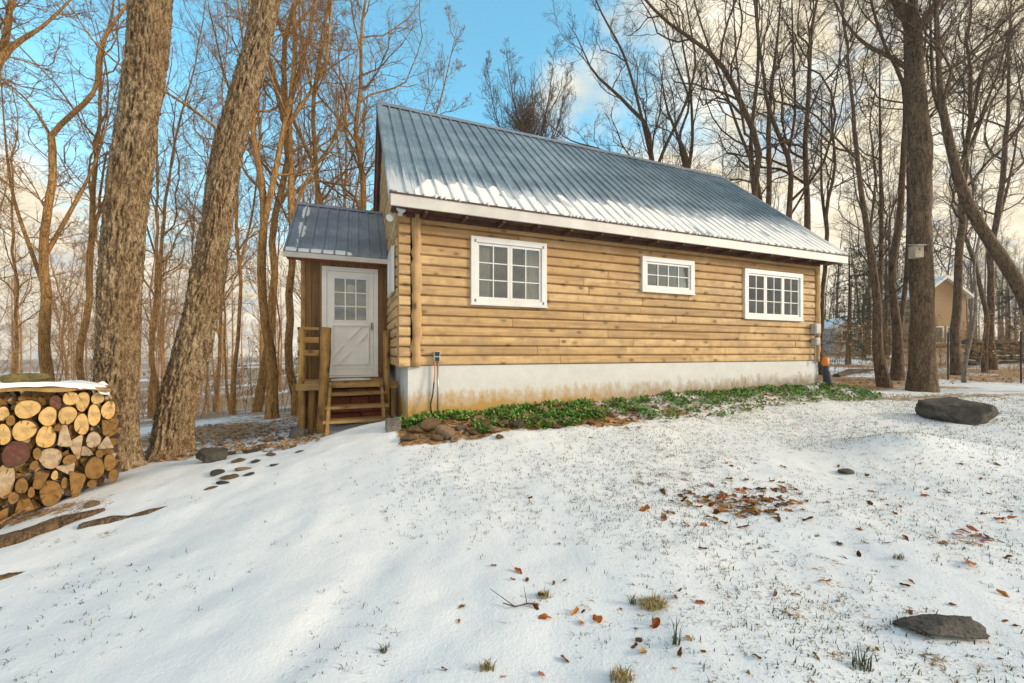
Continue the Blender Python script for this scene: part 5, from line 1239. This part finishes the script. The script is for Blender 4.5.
# far woods that read as one mass
def lowtree(seed):
    g = np.random.default_rng(seed); pa, ra, _ = grow(seed, 16, .16, '', 0)
    q = resample(np.concatenate([pa, ra[:, None]], 1), 8); P, R = q[None, :, :3], q[None, :, 3]
    Pa, Ra = children(g, P, R, 14, 5, .28, .99, .24, (28, 58), .3, .16, .55, .02); Pb, Rb = children(g, Pa, Ra, 6, 4, .15, 1, .5, (25, 60), .25, .18, .6, .014); Pc, Rc = children(g, Pb, Rb, 4, 3, .15, 1, .5, (25, 60), .2, .2, .6, .010)
    return merge([tubes(P, R, 5), tubes(Pa, Ra, 3), tubes(Pb, Rb, 3), tubes(Pc, Rc, 3)])
LT = [lowtree(900 + i) for i in range(5)]
def far_woods(name, label, pxr, dr, n, bk, seed):
    g = np.random.default_rng(seed); parts = []
    Y = dr[0] + (dr[1] - dr[0]) * g.uniform(size=n); px = g.uniform(*pxr, n); X = (px - CX) / F * Y; Z = H(X, Y)
    for x, y, z in zip(X, Y, Z):
        v, f = LT[g.integers(5)]; a = g.uniform(0, 6.28); s = g.uniform(.75, 1.2); c, s_ = math.cos(a) * s, math.sin(a) * s
        parts.append((np.stack([v[:, 0] * c - v[:, 1] * s_ + x, v[:, 0] * s_ + v[:, 1] * c + y, v[:, 2] * s + z], -1), f))
    v, f = merge(parts); o = link(bpy.data.objects.new(name, np_mesh(name, v, f, M[bk], False))); tag(o, label, 'woods', kind='stuff')
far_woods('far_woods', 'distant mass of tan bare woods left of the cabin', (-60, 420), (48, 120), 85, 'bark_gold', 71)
far_woods('far_woods', 'distant mass of grey-brown bare woods behind and right of the cabin', (700, 1100), (55, 120), 150, 'bark_backlit', 72)
# dry saplings and brush under the trees
def brush(name, label, pxr, dr, n, seed, hr, mt='brush'):
    g = np.random.default_rng(seed); Y = dr[0] + (dr[1] - dr[0]) * g.uniform(size=n) ** 1.2; px = g.uniform(*pxr, n); X = (px - CX) / F * Y; Z = H(X, Y); hh_ = g.uniform(*hr, n)
    base = np.stack([X, Y, Z], -1); k_ = 4; lean = g.normal(0, .18, (n, 3)); lean[:, 2] = 1
    P = base[:, None] + np.linspace(0, 1, k_)[None, :, None] * (lean * hh_[:, None])[:, None]; R = np.linspace(.010, .004, k_)[None] * np.ones((n, 1)) * (hh_ / 2)[:, None]
    Pa, Ra = children(g, P, R, 7, 4, .2, 1, .42, (30, 65), .25, .2, .7, .004); Pb, Rb = children(g, Pa, Ra, 4, 3, .2, 1, .5, (25, 60), .2, .2, .7, .003)
    v, f = merge([tubes(P, R, 3), tubes(Pa, Ra, 3), tubes(Pb, Rb, 3)]); tn = np.full(len(v), .35)
    # a few clinging leaves
    m_ = g.integers(0, len(Pb), n * 10); c = Pb[m_, -1]; d1 = nrm(g.normal(size=c.shape)) * .05; d2 = nrm(g.normal(size=c.shape)) * .03
    lv = np.stack([c - d1, c + d2, c + d1, c - d2], 1).reshape(-1, 3); lf = np.arange(len(lv)).reshape(-1, 4) + len(v)
    o = link(bpy.data.objects.new(name, np_mesh(name, np.concatenate([v, lv]), [f, lf], M[mt], False, {'tone': np.concatenate([tn, np.repeat(g.uniform(.45, 1, len(c)), 4)])}))); tag(o, label, 'undergrowth', kind='stuff')
brush('undergrowth', 'dry tan saplings and brush under the woods on the left', (-30, 400), (12, 45), 420, 81, (.7, 2.6))
brush('undergrowth', 'dry brown brush at the edge of the woods on the right', (815, 1040), (13, 40), 260, 82, (.6, 2.4))

# ------------------------------------------------------------------ evergreens at the right
def evergreen(px, Y, hgt, label, seed):
    f_ = foot_of(px, Y); o = empty('evergreen_tree', f_, label, 'tree', 0, 'evergreens behind the yard'); g = np.random.default_rng(seed)
    me, Pp, Rr = trunk_mesh(np.array([(0, 0, -.1), (.1, 0, hgt * .5), (.05, 0, hgt)]), [hgt * .018, hgt * .012, .01], M['bark_backlit'], 8, 14); link(bpy.data.objects.new('trunk', me), o)
    Pa, Ra = children(g, Pp[None], Rr[None], int(hgt * 12), 6, .08, .99, .30, (75, 105), -.12, .1, .35, .01)
    Pb, Rb = children(g, Pa, Ra, 9, 4, .15, 1, .30, (35, 65), -.1, .12, .6, .006)
    v, f = merge([tubes(Pa, Ra, 4), tubes(Pb, Rb, 3)])
    m_ = np.repeat(np.arange(len(Pb)), 11); t = g.uniform(.0, 1, len(m_)); c, tan = interp(Pb[m_], t); d1 = nrm(tan + g.normal(size=c.shape) * .6) * g.uniform(.05, .11, len(m_))[:, None]; d2 = nrm(np.cross(d1, g.normal(size=c.shape))) * .012
    lv = np.stack([c, c + d1 * .5 + d2, c + d1, c + d1 * .5 - d2], 1).reshape(-1, 3); lf = np.arange(len(lv)).reshape(-1, 4) + len(v)
    link(bpy.data.objects.new('crown', np_mesh('crown', np.concatenate([v, lv]), [f, lf], M['needle'], False)), o)
evergreen(848, 21, 6.2, 'sparse evergreen before the small pale shed', 1)
evergreen(885, 24, 7.5, 'taller evergreen behind the dark double-stemmed tree', 2)
evergreen(868, 28, 7.0, 'evergreen half hidden by the leaning thin grey tree', 3)
evergreen(1008, 24, 4.0, 'low wide evergreen behind the dark stone wall', 4)

# ------------------------------------------------------------------ things beyond the yard
M['yellow'] = simple('tan_clapboard', (.34, .225, .11), .7, var=.08); M['roofsnow'] = M['snow']
f_ = foot_of(944, 38); nb = empty('neighbour_house', f_, 'distant tan gabled house with snowy roof edges beyond the trees', 'house')
hw, ev, pk = 2.1, 5.0, 6.6
m = MB(); m.add([(x, y, z) for y in (0, 4) for (x, z) in ((-hw, -1), (hw, -1), (hw, ev), (0, pk), (-hw, ev))], [(0, 1, 2, 3, 4), (9, 8, 7, 6, 5), (0, 5, 6, 1), (1, 6, 7, 2), (2, 7, 8, 3), (3, 8, 9, 4), (4, 9, 5, 0)]); m.build('wall', M['yellow'], nb)
m = MB()
for s in (-1, 1):
    m.add([(x * s, y, z) for y in (-.35, 4.3) for (x, z) in ((0, pk + .02), (0, pk + .28), (hw + .4, ev - .05), (hw + .4, ev - .3))], [(0, 1, 2, 3), (7, 6, 5, 4), (0, 4, 5, 1), (1, 5, 6, 2), (2, 6, 7, 3), (3, 7, 4, 0)])
m.build('roof', M['snow'], nb)
for (x, z, w_, h_) in ((-.55, .55, .7, 1.4), (.75, .55, .9, 1.4)):
    m = MB(); m.box(x - w_ / 2 - .12, x + w_ / 2 + .12, -.08, -.002, z - .12, z + h_ + .12); wo = m.build('window', M['white'], nb)
    m = MB(); m.box(x - w_ / 2, x + w_ / 2, -.095, -.081, z, z + h_); m.build('pane', M['glass'], wo)
m = MB(); m.box(-hw, hw, -.5, -.004, -.55, .25); m.build('deck', M['dark_wood'], nb)
f_ = foot_of(847, 30); sh = empty('garden_shed', f_, 'small pale shed with a window behind the sparse evergreen', 'shed')
m = MB(); m.add([(x, y, z) for y in (0, 2) for (x, z) in ((-.85, -.3), (.85, -.3), (.85, 1.9), (0, 2.5), (-.85, 1.9))], [(0, 1, 2, 3, 4), (9, 8, 7, 6, 5), (0, 5, 6, 1), (1, 6, 7, 2), (2, 7, 8, 3), (3, 8, 9, 4), (4, 9, 5, 0)]); m.build('wall', simple('shed_paint', (.42, .43, .42), .6), sh)
m = MB()
for s in (-1, 1): m.add([(x * s, y, z) for y in (-.15, 2.2) for (x, z) in ((0, 2.52), (0, 2.64), (1.0, 1.92), (1.0, 1.80))], [(0, 1, 2, 3), (7, 6, 5, 4), (0, 4, 5, 1), (1, 5, 6, 2), (2, 6, 7, 3), (3, 7, 4, 0)])
m.build('roof', M['snow'], sh)
m = MB(); m.box(-.45, .45, -.06, -.002, .8, 1.7); wo = m.build('window', M['white'], sh); m = MB(); m.box(-.36, .36, -.075, -.061, .88, 1.62); m.build('pane', M['black'], wo)
# dark dry stone wall
f_ = foot_of(1003, 19); sw = empty('stone_wall', f_, 'dark dry stone wall under the trees at the yard edge', 'wall')
bm = bmesh.new(); r = random.Random(8)
vs = [rock_mesh(80 + i, 1, .9, .85, .4, M['rock_dark'], 3, 0, .7) for i in range(4)]
for c in range(5):
    x = -1.7 + r.uniform(0, .2)
    while x < 2.6:
        s = r.uniform(.16, .30); t_ = bmesh.new(); t_.from_mesh(r.choice(vs)); t_.transform(Matrix.Translation((x, r.uniform(-.1, .1), .05 + c * .23 + r.uniform(-.03, .03))) @ Matrix.Rotation(r.uniform(-.3, .3), 4, 'Y') @ Matrix.Rotation(r.uniform(0, 6), 4, 'Z') @ Matrix.Diagonal((s * 1.2, s, s * .8, 1))); tm = bpy.data.meshes.new('x'); t_.to_mesh(tm); bm.from_mesh(tm); t_.free(); bpy.data.meshes.remove(tm); x += s * 1.6
me = bpy.data.meshes.new('stones'); bm.to_mesh(me); bm.free(); me.materials.append(M['rock_dark']); o = link(bpy.data.objects.new('stones', me), sw); 
for i, (px, lab) in enumerate(((985, 'pale upright stone slab leaning left of the dark wall'), (993, 'pale stone slab leaning against the middle of the dark wall'))):
    f_ = foot_of(px, 18.3); place('stone_slab', rock_mesh(90 + i, .19, .09, .36, .2, M['rock_grey'], 3, 0), (f_.x, f_.y, f_.z + .25), .2, label=lab, cat='slab')
# wire fence along the yard
fe = empty('wire_fence', foot_of(985, 12), 'thin wire fence on slim stakes at the right edge of the yard', 'fence'); fo = fe.location
wires = []
for px, Y in ((893, 12.8), (948, 12.2), (1021, 11.2), (1090, 10.6)):
    b = foot_of(px, Y); m = MB(); m.tube([b - fo + Vector((0, 0, -.1)), b - fo + Vector((0, 0, 1.45))], .02, 6); m.build('stake', M['black'], fe); wires.append(b - fo)
for hgt in (.25, .7, 1.15):
    m = MB(); m.tube([w_ + Vector((0, 0, hgt)) for w_ in wires], .003, 4); m.build('wire', M['galv'], fe)
deadlog([gpt(836, 377, .05), gpt(852, 374, .12), gpt(872, 372, .08)], [.10, .16, .08], 'dark fallen log lying in the snow past the cabin corner', 'bark_backlit')
# birdhouse
b_ = at(916, 258, 9.66); bh = empty('birdhouse', b_, 'pale wooden birdhouse fixed to the big dark trunk', 'birdhouse')
bh.scale = (.85, .85, 1.05)
m = MB(); m.box(-.12, .12, -.1, .1, 0, .27); m.build('box', simple('bare_pine', (.42, .36, .28), .8), bh, bevel=.004)
m = MB(); m.add([(x, y, z) for x in (-.128, .128) for (y, z) in ((-.17, .255), (-.17, .28), (.11, .34), (.11, .315))], [(0, 1, 2, 3), (7, 6, 5, 4), (0, 4, 5, 1), (1, 5, 6, 2), (2, 6, 7, 3), (3, 7, 4, 0)]); m.build('roof', simple('bare_pine_roof', (.4, .36, .3), .8), bh)
m = MB(); m.tube([(0, -.106, .18), (0, -.1005, .18)], .024, 14); m.build('entrance_hole', M['black'], bh)

# ------------------------------------------------------------------ air
hm = bpy.data.materials.new('winter_air'); hm.use_nodes = True; hn = hm.node_tree; hn.nodes.remove(hn.nodes['Principled BSDF'])
pv_ = hn.nodes.new('ShaderNodeVolumePrincipled'); pv_.inputs['Color'].default_value = (.95, .95, .96, 1); pv_.inputs['Density'].default_value = .0010; pv_.inputs['Anisotropy'].default_value = .2
hn.links.new(pv_.outputs[0], hn.nodes['Material Output'].inputs['Volume'])
m = MB(); m.box(-440, 440, -80, 500, float(GZ.min()) - 1, 32); tag(m.build('haze', hm, None), 'thin winter haze among the far trees', 'haze', kind='stuff')

# ------------------------------------------------------------------ light, sky, camera
SUN_AZ, SUN_EL = math.radians(101), math.radians(19)      # clockwise from the view direction
sd = Vector((math.sin(SUN_AZ) * math.cos(SUN_EL), math.cos(SUN_AZ) * math.cos(SUN_EL), math.sin(SUN_EL)))
sl = bpy.data.lights.new('sun', 'SUN'); sl.energy = 2.3; sl.angle = math.radians(12); sl.color = (1, .82, .61)
so = link(bpy.data.objects.new('sun', sl)); so.rotation_euler = sd.to_track_quat('Z', 'Y').to_euler(); so.location = sd * 50
w = bpy.data.worlds.new('World'); SC.world = w; w.use_nodes = True
nt = w.node_tree; k = N(nt); bg = nt.nodes['Background']
sky = k.n('ShaderNodeTexSky', sky_type='NISHITA'); sky.sun_disc = False; sky.sun_elevation = SUN_EL; sky.sun_rotation = SUN_AZ; sky.air_density = 1.0; sky.dust_density = .6; sky.ozone_density = 1.5
tc = k.n('ShaderNodeTexCoord'); gv = tc.outputs['Generated']; x, y, z = k.sep(gv)
# clouds on a layer overhead: direction divided by height
den = k.math('ADD', k.math('MAXIMUM', z, 0.), .16)
cv = k.n('ShaderNodeCombineXYZ'); k.l(k.math('DIVIDE', x, den), cv.inputs[0]); k.l(k.math('DIVIDE', y, den), cv.inputs[1])
n1 = k.noise(cv.outputs[0], 1.05, 8, .6, dist=.3); n2 = k.noise(cv.outputs[0], .32, 3, .5)
bias = k.math('ADD', k.math('MAXIMUM', k.math('MULTIPLY', k.math('SUBTRACT', x, .10), .55), -.17), k.math('MULTIPLY', k.math('MAXIMUM', k.math('MULTIPLY', y, -1.), 0.), .5))  # second term: unseen cloud cover behind the camera, added as warm fill light
low = k.math('MULTIPLY', k.math('MAXIMUM', k.math('SUBTRACT', .44, z), 0.), 1.25)
cf = k.math('ADD', k.math('ADD', n1, k.math('MULTIPLY', k.math('SUBTRACT', n2, .5), .5)), k.math('ADD', bias, low))
fac = k.ramp(cf, [(.50, 0.), (.64, 1.)])
shade = k.ramp(k.noise(cv.outputs[0], 2.6, 7, .62), [(.32, (3.0, 3.6, 4.2)), (.48, (5.4, 4.7, 3.4)), (.66, (6.6, 6.2, 5.4))])
blue = k.mix(1.0, sky.outputs[0], (.95, 2.15, 2.0), 'MULTIPLY'); blue = k.mix(k.ramp(z, [(.12, .85), (.5, .10)]), blue, (3.5, 4.3, 4.8))
k.l(k.mix(fac, blue, shade), bg.inputs['Color']); bg.inputs['Strength'].default_value = .12

cam = bpy.data.cameras.new('camera'); co = link(bpy.data.objects.new('camera', cam)); SC.camera = co
co.location = (0, 0, EYE); co.rotation_euler = (PI / 2, 0, 0); cam.sensor_width = 36; cam.lens = F / 1024 * 36; cam.shift_y = (HY - 341.5) / 1024; cam.clip_end = 2000; cam.clip_start = .05
vs_ = SC.view_settings; vs_.view_transform = 'Standard'; vs_.look = 'None'; vs_.gamma = 1; vs_.exposure = .72; vs_.use_curve_mapping = False
